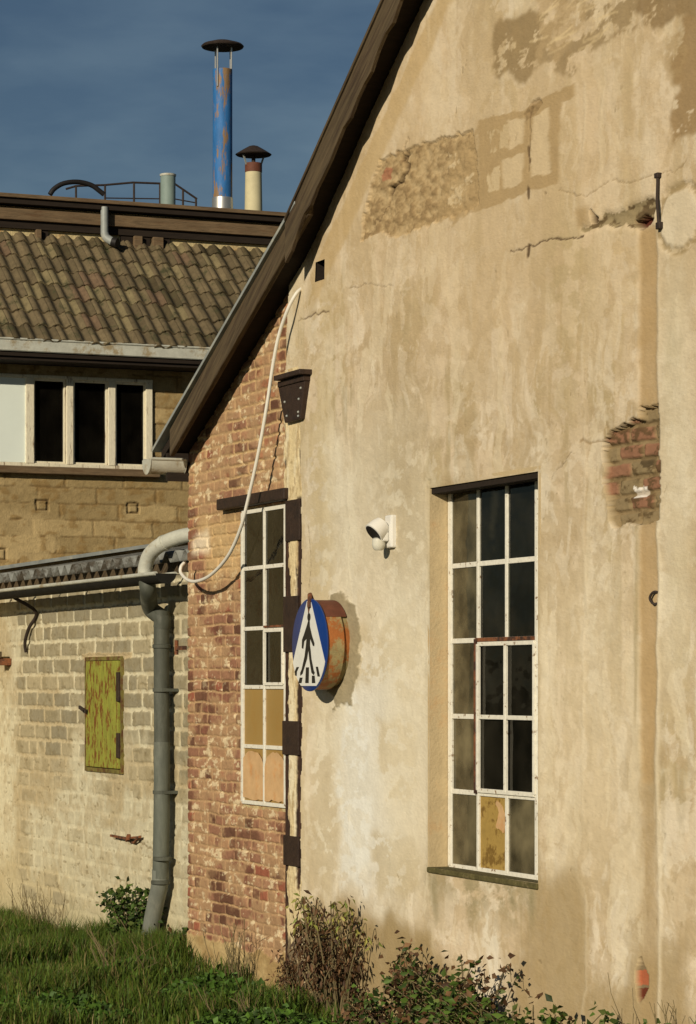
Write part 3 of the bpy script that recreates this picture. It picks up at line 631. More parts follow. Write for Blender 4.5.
# ---- roof: two pitches, barge board, metal edge, boarded soffit
OV = -.18
def zr(a): return float(zroof(np.array(float(a))))
rf = MB()
prof = [(-.12, zr(-.12)), (KX, KZ), (RIDGE, zr(RIDGE)), (2*RIDGE-KX, KZ), (2*RIDGE+.28, zr(2*RIDGE+.28))]
th = .215
rf.prism([(x, z+.15) for x, z in prof]+[(x, z+th) for x, z in reversed(prof)], OV+.03, 10.3)
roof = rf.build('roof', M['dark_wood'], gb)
bb = MB()
def board(a0, a1, lo, hi, y0, y1):
    bb.prism([(a0, zr(a0)+lo), (a1, zr(a1)+lo), (a1, zr(a1)+hi), (a0, zr(a0)+hi)], y0, y1)
board(.18, KX+.50, .015, .215, OV-.01, OV+.03)
tag(bb.build('barge_board', M['old_wood'], roof, bevel=.006), 'lower board of the verge with a metal edge')
def ragged(a0, a1, lo, hi, y0, y1, step=.11):
    q = list(np.arange(a0, a1, step))+[a1]; lo_ = [(a, zr(a)+lo+rng.normal(0, .012)) for a in q]
    bb.prism(lo_+[(a, zr(a)+hi) for a in reversed(q)], y0, y1)
bb = MB(); ragged(KX+.16, RIDGE, .0, .235, OV-.035, OV-.012); bb.build('barge_board', M['old_wood'], roof)
bb = MB(); board(RIDGE, 2*RIDGE-KX, .01, .24, OV-.035, OV-.012); bb.build('barge_board', M['old_wood'], roof, bevel=.006)
bb = MB(); board(KX+.18, RIDGE, .236, .262, OV-.05, .2); bb.build('verge_capping', M['old_wood'], roof, bevel=.004)
bb = MB(); board(-.14, KX+.34, .218, .245, OV-.04, .3); bb.build('verge_flashing', M['zinc'], roof, bevel=.003)
# gutter along the eaves, open end towards the front
def gutter(p0, p1, r, m, parent, name='gutter', ax='y', cap=True, n=14, deep=1.0, bead=None):
    p0 = np.array(p0, float); p1 = np.array(p1, float); d = (p1-p0)/np.linalg.norm(p1-p0)
    s = np.cross(d, (0, 0, 1)); prf = []
    for j in range(n+1):
        t_ = math.pi*j/n; prf.append((math.cos(t_)*r, -math.sin(t_)*r*deep))
    for j in range(n, -1, -1):
        t_ = math.pi*j/n; prf.append((math.cos(t_)*(r-.006), -math.sin(t_)*(r-.006)*deep))
    k = len(prf); vs = [p+s*u+np.array((0, 0, v)) for p in (p0, p1) for u, v in prf]
    fs = [(i, (i+1) % k, (i+1) % k+k, i+k) for i in range(k)]
    fs += [(i, i+1, k-2-i, k-1-i) for i in range(n)]+[(k+k-1-i, k+k-2-i, k+i+1, k+i) for i in range(n)]
    mb = MB().add(vs, fs); o = mb.build(name, m, parent, smooth=True)
    for e in (r, -r): MB().tube([p0+s*e, p1+s*e], .016 if bead else .011, 8).build('gutter_bead', bead or m, o, smooth=True)
    if cap:
        for pp, e in ((p0, -1), (p1, 1)):
            c_ = [pp+d*e*.003+s*math.cos(math.pi*j/n)*(r+.004)+np.array((0, 0, -math.sin(math.pi*j/n)*(r+.004)*deep)) for j in range(n+1)]
            c2 = [q+d*e*.006 for q in c_]
            MB().add(c_+c2, [tuple(range(n+1)), tuple(range(2*n+1, n, -1))]+[(j, (j+1) % (n+1), (j+1) % (n+1)+n+1, j+n+1) for j in range(n+1)]).build('end_cap', m, o)
    return o
eg = zr(-.12)
gutter((-.03, OV-.11, 3.675), (-.03, -.02, 3.675), .095, M['zinc_light'], roof, deep=1.15)
gutter((-.14, 0.0, 3.675), (-.14, 10.2, 3.675), .095, M['zinc'], roof)
bb = MB(); bb.box(-.02, .018, OV+.03, 10, zr(-.02)-.06, zr(-.02)+.149); bb.build('fascia', M['dark_wood'], roof)

# ================================================================== LEAN-TO
YB = .35
lt = thing('lean_to', 'low block walled lean-to with corrugated roof and green metal hatch', 'building', (-3.5, YB, -.25))
A = axis_with(-7.0, -.001, .011); Z = axis_with(-.5, 2.88, .009); AA, ZZ = np.meshgrid(A, Z)
HT = (G(88, 660, YB)[0], G(123, 660, YB)[0], G(105, 770, YB)[1], G(105, 659, YB)[1])
A = axis_with(-7.0, -.001, .011, HT[:2]); Z = axis_with(-.5, 2.88, .009, HT[2:]); AA, ZZ = np.meshgrid(A, Z)
w1 = fbm(AA*3, ZZ*3, 4, 131)-.5; w2 = fbm(AA*3, ZZ*3, 4, 132)-.5; h1 = fbm(AA*18, ZZ*18, 4, 133)-.5; h2 = fbm(AA*18, ZZ*18, 4, 134)-.5
RH = .149; zz = ZZ+w2*.018+h2*.018; row = np.floor(zz/RH); fr = zz/RH-row
aa = AA+w1*.04+h1*.03; L0 = .50; o_ = aa/L0+.5*(row % 2)+.35*_h(row, row*0, 4); bx = np.floor(o_); fa = o_-bx
split = (_h(bx, row, 5) > .86); fa2 = np.where(split, np.minimum(fa % .5, .5-fa % .5), np.minimum(fa, 1-fa))
r1 = _h(bx*2+(split & (fa > .5)), row, 6); r2 = _h(bx*2+(split & (fa > .5)), row, 7)
mz = np.minimum(fr, 1-fr)*RH; ma = fa2*L0
bm_ = sm(np.minimum(mz, ma*.8)+h1*.016, .014, .021)
n3 = fbm(AA*1.1, ZZ*1.6, 5, 135); n4 = fbm(AA*9, ZZ*11, 5, 136)
px_, py_ = -3.4, 1.9
vis = sm(ZZ-1.42+(r1-.5)*.35+(n3-.5)*.7, -.1, .12)
vis = np.maximum(vis*.95, .20+.5*sm(r2+(n3-.5), .75, .95))
vis *= 1-.75*sm(-5.55-AA+w1*.4, 0, .1)
blk = mixc(np.zeros(AA.shape+(3,))+alb(160, 142, 101), alb(140, 125, 90), r1); blk = mixc(blk, alb(180, 158, 110), (r2 > .75)*.6); blk = mixc(blk, alb(134, 116, 76), sm(n4, .52, .66)*.5)
mor = mixc(np.zeros(AA.shape+(3,))+alb(208, 190, 142), alb(192, 170, 122), sm(n4, .45, .65)*.8); mor = mixc(mor, alb(176, 148, 96), sm(n3, .5, .66)*.6)
low = sm(.75-ZZ+w2*.5, 0, .9); mor = mixc(mor, alb(198, 176, 122), low*.6); mor = mixc(mor, alb(176, 158, 106), sm(.1-ZZ+w1*.3, 0, .3)*.6)
cb = mor*(1-(bm_*vis)[..., None])+blk*(bm_*vis)[..., None]
pit = sm(fbm(AA*13, ZZ*34, 3, 137), .72, .78); cb = mixc(cb, alb(130, 110, 70), pit*.6)
DB = bm_*.012*vis+(n4-.5)*.012-pit*.006
# lintel of bricks on edge over the hatch, plain render round it
rs = pip(AA+h1*.05, ZZ+h2*.04, [(HT[0]-.12, HT[3]), (HT[1]+.25, HT[3]), (HT[1]+.25, HT[3]+.05), (HT[0]-.12, HT[3]+.05)]); cb = mixc(cb, alb(186, 158, 106), rs*.9); DB += rs*.01
cr_ = 1-sm(segdist(AA+h1*.05, ZZ+h2*.05, [G(*p, YB) for p in ((112, 838), (138, 841), (158, 852))]), .004, .012); cb = mixc(cb, alb(120, 96, 58), cr_*.7); DB -= cr_*.008
AC, ZC = cells(A, Z); keep = ~((AC > HT[0]) & (AC < HT[1]) & (ZC > HT[2]) & (ZC < HT[3]))
cb = cb*np.array((.98, .99, 1.08))
bw = heightwall('block_wall', lt, M['block'], 'y', YB, A, Z, keep, DB, cb)
MB().box(-7, -.002, YB+.06, YB+.26, -.5, HT[2]-.03).box(-7, -.002, YB+.06, YB+.26, HT[3]+.03, 2.88).build('wall_core', M['interior'], lt)
# hatch
x0, x1, z0, z1 = HT
MB().box(x0-.03, x0+.012, YB-.021, YB+.06, z0-.02, z1+.02).box(x1-.012, x1+.03, YB-.021, YB+.06, z0-.02, z1+.02).box(x0+.012, x1-.012, YB-.02, YB+.06, z1-.012, z1+.02).box(x0+.012, x1-.012, YB-.02, YB+.06, z0-.02, z0+.014).build('hatch_frame', M['hatch_frame'], lt)
hd = MB().box(x0+.015, x1-.07, YB-.024, YB+.02, z0+.02, z1-.016).build('hatch_door', M['hatch'], lt, bevel=.006); tag(hd, 'rusty yellow green sheet metal hatch')
MB().box(x1-.068, x1-.014, YB+.006, YB+.022, z0+.02, z1-.016).build('hatch_edge', M['hatch'], hd)
for za, zc in ((.62, .88), (.12, .34)):
    MB().box(x1-.085, x1-.008, YB-.036, YB+.004, z0+za*(z1-z0), z0+zc*(z1-z0)).build('hinge', M['brown_steel'], hd, bevel=.004)
MB().bar((x0+.09, YB-.05, (z0+z1)/2+.02), (x0-.09, YB-.05, (z0+z1)/2+.06), .02, .03).bar((x0+.06, YB-.06, (z0+z1)/2+.025), (x0+.06, YB, (z0+z1)/2+.025), .03, .03).build('handle', M['dark_iron'], hd, bevel=.004)
# corrugated roof
pitch = .16; yr0 = .235; zf0 = 2.975
nx = 560; X = np.linspace(-7.02, -.02, nx); Yr = np.linspace(yr0, 5.5, 12)
XX, YY = np.meshgrid(X, Yr); wv = .040*np.cos(XX/.225*2*math.pi)
top = np.stack([XX, YY, zf0+.03+wv+pitch*(YY-yr0)], -1).reshape(-1, 3); bot = top.copy(); bot[:, 2] -= .012
I = np.arange(XX.size).reshape(XX.shape); n0 = XX.size
Q1 = np.stack([I[:-1, :-1], I[:-1, 1:], I[1:, 1:], I[1:, :-1]], -1).reshape(-1, 4); Q2 = Q1[:, ::-1]+n0
Q3 = np.stack([I[0, :-1]+n0, I[0, 1:]+n0, I[0, 1:], I[0, :-1]], -1)
cr = npmesh('corrugated_roof', np.concatenate([top, bot]), [Q1, Q2, Q3], M['sheet'], lt, smooth=True)
MB().box(-7, -.02, YB-.012, YB+.04, 2.882, 3.0).build('eaves_board', M['old_wood'], cr)
tf = MB(); 
tf.bar((-6.97, .3, zf0+.10+pitch*.2), (-6.97, 3.6, zf0+.10+pitch*3.5), .05, .035)
tf.build('roof_flashing', M['zinc'], cr)
gA = G(173, 582, .12)[0]
lg = gutter((-7.0, .06, 2.852), (gA, .06, 2.852), .08, M['gutter_dark'], lt, deep=.95, bead=M['zinc_light'])
tag(lg, 'half round gutter of the lean-to')
for x in np.arange(-6.6, gA-.1, .8): MB().box(x-.012, x+.012, -.03, .36, 2.856, 2.862).build('gutter_strap', M['dark_iron'], lg)

# ================================================================== TILED BUILDING
XB = -7.0
tb = thing('tiled_building', 'ochre brick building with clay pantile roof and dark strip window', 'building', (XB, 3, 0))
A = axis_with(-1.5, 7.0, .013); Z = axis_with(2.2, 5.4, .010)
UWs = dict(x0=-.9, x1=U(152, 420)[0], z0=U(80, 468)[1], z1=U(80, 377)[1])
A = axis_with(-1.5, 5.0, .012, (UWs['x0'], UWs['x1'])); Z = axis_with(2.2, 5.45, .010, (UWs['z0'], UWs['z1']))
AA, ZZ = np.meshgrid(A, Z)
w1 = fbm(AA*3, ZZ*3, 4, 151)-.5; w2 = fbm(AA*3, ZZ*3, 4, 152)-.5; h1 = fbm(AA*16, ZZ*16, 4, 153)-.5; h2 = fbm(AA*16, ZZ*16, 4, 154)-.5
RH = .165; zz = ZZ+w2*.03+h2*.02; row = np.floor(zz/RH); fr = zz/RH-row
o_ = (AA+h1*.03)/.62+.5*(row % 2)+.3*_h(row, row*0, 4); bx = np.floor(o_); fa = o_-bx; r1 = _h(bx, row, 6)
mz = np.minimum(fr, 1-fr)*RH; ma = np.minimum(fa, 1-fa)*.62
n3 = fbm(AA*1.3, ZZ*2, 5, 155); n4 = fbm(AA*10, ZZ*14, 5, 156)
jn = (1-sm(np.minimum(mz, ma), .004, .014))*sm(n4+1.1*(n3-.5), .45, .62)
cb = mixc(np.zeros(AA.shape+(3,))+alb(155, 129, 84, .8), alb(136, 112, 70, .8), sm(n3, .42, .62)); cb = mixc(cb, alb(176, 147, 96, .8), (r1 > .7)*.4); cb = mixc(cb, alb(120, 90, 46, .8), sm(n4, .54, .7)*.6)
cb = mixc(cb, alb(88, 64, 32, .8), jn*.5)
DB = -jn*.007+(n4-.5)*.012+(r1-.5)*.006
for (pxx, pyy) in ((42, 505), (133, 508), (0, 554)):
    y0, z0 = U(pxx, pyy); q = np.maximum(abs(AA+h1*.02-y0)/.062, abs(ZZ+h2*.02-z0)/.055); m_ = sm(q, .72, .85)*(1-sm(q, 1., 1.12)); cb = mixc(cb, alb(70, 50, 24, .8), m_*.85); DB -= m_*.02
AC, ZC = cells(A, Z); keep = ~((AC > UWs['x0']) & (AC < UWs['x1']) & (ZC > UWs['z0']) & (ZC < UWs['z1']))
uw = heightwall('brick_wall', tb, M['brick'], 'x', XB, A, Z, keep, DB, cb)
MB().box(XB-.3, XB-.02, 5.0, 9, -.3, 5.4).box(XB-.3, XB-.02, -1.5, 5, -.3, 2.2).box(XB-.3, XB+.0, -4, -1.5, -.3, 5.4).build('brick_wall', M['render'], tb)
MB().box(XB-5, XB-.05, -4, -3.9, -.3, 7).box(XB-5, XB-.05, 9, 9.1, -.3, 7).box(XB-5.1, XB-5, -4, 9.1, -.3, 7).box(XB-5, XB-.05, -3.9, 9, -.32, -.3).build('rear_wall', M['interior'], tb)
MB().box(XB-.28, XB-.03, -1.5, 5, UWs['z1']+.02, 5.4).box(XB-.28, XB-.03, -1.5, 5, -.3, UWs['z0']-.02).box(XB-.28, XB-.03, UWs['x1']+.01, 5, UWs['z0']-.02, UWs['z1']+.02).box(XB-.28, XB-.03, -1.5, UWs['x0']-.01, UWs['z0']-.02, UWs['z1']+.02).build('wall_core', M['interior'], tb)
# strip window
wn = MB(); z0, z1 = UWs['z0'], UWs['z1']; mul = [U(x, 420, XB+.03)[0] for x in (30, 70, 112)]
yl, yr_ = UWs['x0'], UWs['x1']
for y, t in ((mul[0], .085), (mul[1], .07), (mul[2], .075), (yr_-.04, .07), (yl+.03, .06)): wn.box(XB-.05, XB+.035, y-t/2, y+t/2, z0+.03, z1-.03)
wn.box(XB-.05, XB+.028, yl, yr_, z1-.035, z1); wn.box(XB-.05, XB+.028, yl, yr_, z0, z0+.035)
sw = wn.build('window', M['cream_wood'], tb, bevel=.005)
MB().box(XB-.035, XB-.028, mul[0], yr_-.04, z0+.03, z1-.03).build('glass', M['glass_dark'], sw)
MB().box(XB-.03, XB+.016, yl+.03, mul[0]-.035, z0+.036, z1-.036).build('white_panel', M['panel'], sw, bevel=.004)
fr2 = MB()
for a, b in ((mul[0], mul[1]), (mul[1], mul[2]), (mul[2], yr_-.03)):
    a += .04; b -= .04
    for ya in (a, b-.018): fr2.box(XB-.02, XB+.006, ya, ya+.018, z0+.04, z1-.04)
    fr2.box(XB-.02, XB+.005, a, b, z0+.037, z0+.055); fr2.box(XB-.02, XB+.005, a, b, z1-.055, z1-.037)
fr2.build('casement_frame', M['cream_wood'], sw)
MB().box(XB-.02, XB+.09, yl-.05, yr_+.06, z0-.075, z0-.003).build('window_sill', M['roof_wood'], sw, bevel=.008)
# pantile roof
XE = XB+.42; zE = U(0, 341, XE)[1]+.03; PT = math.radians(40); s_row = .262; TW = .163; NR = 8; y_from, y_to = -2.4, 6.6
ntile = int((y_to-y_from)/TW)
prof = []
for u in np.linspace(0, 1.08, 10): prof.append((u*TW, .021*math.sin(2*math.pi*(u-.05))+.020*math.exp(-((u-.98)/.12)**2)))
prof = np.array(prof); kp = len(prof)
Vs, Fs, Cs = [], [], []; base = 0
dn = np.array((math.cos(PT), 0, -math.sin(PT))); nn = np.array((math.sin(PT), 0, math.cos(PT)))
E0 = np.array((XE, 0, zE))
for r in range(NR):
    for k in range(ntile):
        y0 = y_from+k*TW+rng.normal(0, .003); s0 = r*s_row; lift = .020+rng.normal(0, .003); sk_ = rng.normal(0, .006)
        bc = alb(97, 81, 54, .8)*rng.uniform(.78, 1.2); q = rng.random()
        if q < .07: bc = alb(100, 78, 54, .8)*rng.uniform(.85, 1.1)
        elif q < .2: bc = alb(78, 65, 41, .8)*rng.uniform(.8, 1.1)
        elif q > .9: bc = alb(112, 96, 63, .8)
        for (s, lf) in ((s0-.035+sk_, lift+.0), (s0-.035+sk_, lift-.018), (s0+.1, lift*.7), (s0+s_row+.02, .0)):
            pass
        rowsv = []
        for (s, lf) in ((s0-.03+sk_, lift-.020), (s0-.03+sk_, lift), (s0+.12, lift*.6), (s0+s_row+.01, -.004)):
            rowsv.append(np.array([E0-dn*s+nn*(pz+lf)+np.array((0, y0+py__, 0)) for py__, pz in prof]))
        Vs.append(np.concatenate(rowsv)); Ii = np.arange(4*kp).reshape(4, kp)+base
        Fs.append(np.stack([Ii[:-1, :-1], Ii[:-1, 1:], Ii[1:, 1:], Ii[1:, :-1]], -1).reshape(-1, 4)); Cs.append(np.tile(bc, (4*kp, 1))); base += 4*kp
tr = npmesh('tile_roof', np.concatenate(Vs), [np.concatenate(Fs)], M['tile'], tb, np.concatenate(Cs), smooth=True)
me = tr.data
try: me.set_sharp_from_angle(angle=math.radians(45))
except Exception: pass
L_ = NR*s_row; pA = E0-nn*.05; pB = E0-dn*L_-nn*.05
MB().add([(pA[0], y_from, pA[2]), (pA[0], y_to, pA[2]), (pB[0], y_to, pB[2]), (pB[0], y_from, pB[2]), (pA[0], y_from, pA[2]-.06), (pA[0], y_to, pA[2]-.06), (pB[0], y_to, pB[2]-.06), (pB[0], y_from, pB[2]-.06)],
         [(0, 1, 2, 3), (7, 6, 5, 4), (0, 4, 5, 1), (1, 5, 6, 2), (2, 6, 7, 3), (3, 7, 4, 0)]).build('roof_deck', M['dark_wood'], tr)
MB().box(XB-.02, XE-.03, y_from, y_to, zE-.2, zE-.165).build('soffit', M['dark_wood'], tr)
ug = MB().box(XE+.02, XE+.028, y_from, y_to, zE-.115, zE-.005).box(XE-.09, XE+.02, y_from, y_to, zE-.121, zE-.114).tube([(XE+.03, y_from, zE-.003), (XE+.03, y_to, zE-.003)], .011, 8).build('gutter', M['zinc_light'], tr)
MB().box(XE-.03, XE-.0, y_from, y_to, zE-.165, zE-.13).build('fascia', M['dark_wood'], tr)
# clerestory above the tiles
XC = E0[0]-math.cos(PT)*(L_-.22); zc0 = zE+math.sin(PT)*(L_-.22)
XF = XC+.13; zt = U(0, 192, XF)[1]
up = MB().box(XC-.12, XC-.06, y_from, y_to, zc0-.3, zt-.02).build('clerestory_wall', M['render'], tb)
zb3 = U(0, 219, XC)[1]; zt3 = U(0, 207, XC)[1]
MB().box(XC-.05, XC+.03, y_from, y_to, zb3, zt3).build('timber_beam_and_gap', M['roof_wood'], up, bevel=.006)
MB().box(XC-.058, XC-.01, y_from, y_to, zb3-.08, zb3-.002).build('timber_beam_and_gap', M['dark_wood'], up)  # dark strip painted in as the shaded gap below the beam
pz1 = zb3
for px0, px1 in ((36, 41), (134, 142), (153, 163)):
    ya = U(px0, 225, XC)[0]; yb = U(px1, 225, XC)[0]; MB().box(XC-.055, XC+.02, ya, yb, zc0-.2, zb3-.0825).build('timber_post', M['roof_wood'], up, bevel=.005)
for px0, px1 in ((42, 50), (121, 134), (143, 152), (163, 172)):
    ya = U(px0, 225, XC)[0]; yb = U(px1, 225, XC)[0]; MB().box(XC-.059, XC-.03, ya+.01, yb-.01, zc0-.2, zb3-.082).build('vent_slot', M['dark_wood'], up)
fl = MB().box(XF-4.2, XF-.03, y_from, y_to+1, zt-.04, zt-.006).build('flat_roof', M['bitumen'], tb)
MB().box(XF-.0295, XF, y_from, y_to+1, zt-.042, zt-.002).build('fascia', M['roof_wood'], fl, bevel=.004)
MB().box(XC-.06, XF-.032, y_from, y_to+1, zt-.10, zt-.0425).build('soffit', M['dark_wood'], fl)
zfl = zt-.006

# ================================================================== roof fittings
def yz_at(px, x): return U(px, 200, x)[0]
XP = XF-1.1
yb = yz_at(222.5, XP); zpt = lambda py, x=XP: U(222, py, x)[1]
fp = thing('flue_pipe', 'tall blue flaking metal flue pipe with flat dark rain cap', 'chimney pipe', (XP, yb, zfl))
r = .108
MB().lathe((XP, yb, zfl-.02), [(r, 0), (r, zpt(68)-zfl), (r-.012, zpt(67.5)-zfl), (r-.012, zpt(68)-zfl-.1)], 28).build('pipe', M['blue_pipe'], fp, smooth=True)
MB().lathe((XP, yb, zfl-.02), [(r+.008, 0), (r+.012, .04), (r+.008, .05), (r+.012, .09), (r+.006, zpt(198)-zfl+.02)], 28).build('collar', M['steel'], fp, smooth=True)
zc_ = zpt(49)
MB().lathe((XP, yb, zc_), [(.05, 0), (.225, .015), (.235, .03), (.215, .05), (.1, .085), (.02, .095)], 32).build('rain_cap', M['dark_iron'], fp, smooth=True)
for an, lo in ((-60, 88), (25, 70), (100, 70), (190, 70)):
    an = math.radians(an)+.2; q = (XP+math.cos(an)*(r+.008), yb+math.sin(an)*(r+.008))
    MB().tube([(q[0], q[1], zpt(lo)), (q[0], q[1], zc_+.02)], .010, 8).build('cap_stay', M['steel'], fp)
yb = yz_at(253.5, XP); fp = thing('flue_pipe', 'short cream flue pipe with conical hood beside the blue one', 'chimney pipe', (XP, yb, zfl))
r = .095
MB().lathe((XP, yb, zfl-.02), [(r+.006, 0), (r-.004, zpt(170)-zfl+.02)], 28).build('pipe', M['cream_pipe'], fp, smooth=True)
MB().lathe((XP, yb, zpt(170)), [(r, 0), (r, zpt(161)-zpt(170)), (r-.01, zpt(161)-zpt(170)), (r-.01, .02)], 28).build('collar', M['drum_red'], fp, smooth=True)
z_ = zpt(152.5)
MB().lathe((XP, yb, z_), [(.02, -.01), (.19, -.005), (.2, .005), (.12, .055), (.05, .095), (.012, .105)], 28).build('hood', M['dark_iron'], fp, smooth=True)
MB().tube([(XP, yb, zpt(163)), (XP, yb, z_)], .022, 10).build('hood_post', M['dark_iron'], fp)
for an in (-75, 105): 
    a_ = math.radians(an); MB().bar((XP+math.cos(a_)*r, yb+math.sin(a_)*r, zpt(163)), (XP+math.cos(a_)*.14, yb+math.sin(a_)*.14, z_), .008, .02).build('hood_stay', M['zinc'], fp)
yb = yz_at(168, XP); ps = thing('vent_pipe', 'stubby grey green open vent pipe on the flat roof', 'vent pipe', (XP, yb, zfl))
MB().lathe((XP, yb, zfl-.02), [(.082, 0), (.082, zpt(180)-zfl+.02), (.072, zpt(180)-zfl+.02), (.072, .05)], 24).build('pipe', M['green_pipe'], ps, smooth=True)
MB().lathe((XP, yb, zpt(180.5)), [(.086, 0), (.09, .01), (.09, .022), (.08, .026), (.072, .0)], 24).build('rim', M['zinc_light'], ps, smooth=True)
# railing
XR = XF-2.4
rl = thing('roof_railing', 'thin dark metal railing along the flat roof edge', 'railing', (XR, yz_at(150, XR), zfl))
def ur(px, py, x=XR): return UP(px, py, x)
MB().tube([ur(66, 189), ur(76, 186), ur(105, 185), ur(133, 182.5), ur(175, 184)], .012, 8).tube([ur(175, 184), ur(197, 199)], .012, 8).tube([ur(105, 198), ur(175, 199), ur(197, 203)], .008, 6).build('rail', M['dark_iron'], rl)
for px, py in ((105, 185), (134, 183), (160, 184), (183, 190), (196, 199), (76, 186)):
    a = ur(px, py); MB().tube([(a[0], a[1], zfl-.01), a], .013, 8).build('post', M['dark_iron'], rl)
# hose
XH = XF-.5
hs = MB(); pts = spline([UP(x, y, XH+dx) for x, y, dx in ((50, 194.5, 0), (54, 189, 0), (62, 184, .0), (72, 182, .0), (82, 182.5, 0), (92, 185.5, 0), (99, 190.5, 0), (104, 194.5, 0))], 8)
hs.tube(pts, .026, 12); tag(hs.build('hose', M['black'], None, smooth=True), 'black hose arching over the edge of the flat roof', 'hose')
# small outlet pipe in front of the clerestory
XO = XC+.085; p0 = UP(104.5, 207, XO); p1 = UP(105, 238, XO)
op = thing('outlet_pipe', 'short grey outlet pipe hanging under the roof edge above the tiles', 'pipe', p1)
MB().tube([(p0[0], p0[1], zt-.1005), p0, (p0[0], p0[1], p1[2]+.04)], .04, 16).build('pipe', M['zinc'], op, smooth=True)
MB().tube(spline([(p0[0], p0[1], p1[2]+.05), (p0[0]+.01, p0[1]+.02, p1[2]-.0), (p0[0]+.05, p0[1]+.07, p1[2]-.04)], 6), .043, 16).build('bend', M['zinc'], op, smooth=True)
MB().tube([(p0[0]+.052, p0[1]+.072, p1[2]-.041), (p0[0]+.09, p0[1]+.11, p1[2]-.055)], .046, 16).build('mouth', M['black'], op, smooth=True)

# ================================================================== downpipe
yd = .235
ap = G(161.5, 700, yd)[0]; ag = G(147, 592, .06)[0]
zd = lambda py: G(161, py, yd)[1]
dp = thing('downpipe', 'dull grey round downpipe running from lean-to gutter to the grass', 'downpipe', (ap, yd, zd(950)))
rp = .062
abot = G(153, 945, yd+.02)[0]; amid = G(160.5, 880, yd)[0]
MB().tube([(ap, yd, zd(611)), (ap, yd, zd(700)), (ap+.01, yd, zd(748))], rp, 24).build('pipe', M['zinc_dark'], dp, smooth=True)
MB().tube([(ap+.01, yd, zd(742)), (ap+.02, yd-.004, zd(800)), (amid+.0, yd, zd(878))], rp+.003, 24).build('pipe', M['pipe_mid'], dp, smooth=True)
for py in (690, 792): MB().box(ap-rp-.012, ap+rp+.03, yd-rp*.2, YB, zd(py)-.012, zd(py)+.012).lathe((ap+.012, yd, zd(py)-.014), [(rp, 0), (rp+.012, 0), (rp+.012, .028), (rp, .028)], 20).build('wall_clip', M['zinc_dark'], dp)
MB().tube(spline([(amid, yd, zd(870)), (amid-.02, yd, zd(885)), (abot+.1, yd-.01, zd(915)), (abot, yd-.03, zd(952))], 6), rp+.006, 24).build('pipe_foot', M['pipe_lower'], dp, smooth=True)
MB().tube(spline([(ag, .06, 2.80), (ag+.01, .065, 2.74), (ap-.09, yd-.06, zd(608)), (ap, yd, zd(618)), (ap, yd, zd(628))], 7), rp+.004, 24).build('offset_bend', M['zinc_dark'], dp, smooth=True)
for py in (646, 858): MB().lathe((ap+(.02 if py > 800 else 0), yd, zd(py)-.02), [(rp+.002, 0), (rp+.011, .004), (rp+.011, .03), (rp+.002, .034)], 24).build('joint_ring', M['zinc_dark'], dp, smooth=True)
MB().lathe((amid, yd, zd(882)-.02), [(rp+.004, 0), (rp+.014, .005), (rp+.014, .03), (rp+.004, .035)], 24).build('clamp', M['zinc_dark'], dp, smooth=True)
# swan neck feeding the gutter
gx = G(148, 580, .1)[0]
sn = thing('overflow_pipe', 'pale curved pipe bending from behind the brick corner into the gutter', 'pipe', (gx, .08, 2.83))
MB().tube(spline([(gx, .08, 2.80), (gx+.0, .08, 2.93), (gx+.10, .11, 3.05), (gx+.34, .22, 3.14), (gx+.75, .44, 3.19), (-.2, .75, 3.25), (-.14, 1.1, 3.35)], 8), .058, 24).build('pipe', M['zinc_light'], sn, smooth=True)
t_ = spline([(gx, .08, 2.80), (gx+.0, .08, 2.93), (gx+.10, .11, 3.05), (gx+.34, .22, 3.14), (gx+.75, .44, 3.19), (-.2, .75, 3.25), (-.14, 1.1, 3.35)], 8)
for i in (20, 32): MB().tube(t_[i:i+2], .063, 24).build('joint_ring', M['zinc_light'], sn, smooth=True)

# ================================================================== sign
sy = -.185; sa_, sz_ = G(309.5, 645, sy); R0 = .302
sg = thing('crossing_sign', 'round blue pedestrian crossing sign on a rusty drum', 'road sign', (sa_, 0, sz_))
MB().lathe((sa_, .0, sz_), [(R0-.03, 0), (R0-.03, .05), (R0-.012, .06), (R0-.012, -sy-.018)], 48, (0, -1, 0)).build('drum', M['drum'], sg, smooth=True)
dr = MB()
n = 14
ang = np.linspace(math.radians(38), math.radians(112), n)
vs = [(sa_+math.cos(t)*(R0-.009), y, sz_+math.sin(t)*(R0-.009)) for y in (-.02, sy+.02) for t in ang]+[(sa_+math.cos(t)*(R0-.02), y, sz_+math.sin(t)*(R0-.02)) for y in (-.02, sy+.02) for t in ang]
dr.add(vs, [(i, i+1, n+i+1, n+i) for i in range(n-1)]); dr.build('oxide_band', M['drum_red'], sg, smooth=True, recalc=False)
MB().lathe((sa_, sy+.012, sz_), [(R0-.004, 0), (R0, .004), (R0, .012), (R0-.006, .0155)], 64, (0, -1, 0)).build('face_plate', M['sign_blue'], sg, smooth=True)
sf = sy-.0035
def disc_pts(poly): return [(sa_+u*R0, sz_+v*R0) for u, v in poly]
rr = .982
left = math.asin(-.37/rr)
arc = lambda t0, t1, n_: [(rr*math.cos(t), rr*math.sin(t)) for t in np.linspace(t0, t1, n_)]
tb0 = math.asin(-.88/rr)
wpoly = [(-.10, .945), (.12, .94)]+arc(left, tb0, 9)+arc(math.pi-tb0, math.pi-left, 9)
MB().prism(disc_pts(wpoly), sf-.003, sf+.001).build('white_field', M['sign_white'], sg)
fb = sf-.003
pk = MB()
def pg(poly): pk.prism(disc_pts(poly), fb-.0025, fb+.0005)
pg([(.03+.085*math.cos(t), .60+.085*math.sin(t)*1.05) for t in np.linspace(0, 2*math.pi, 16, endpoint=False)])
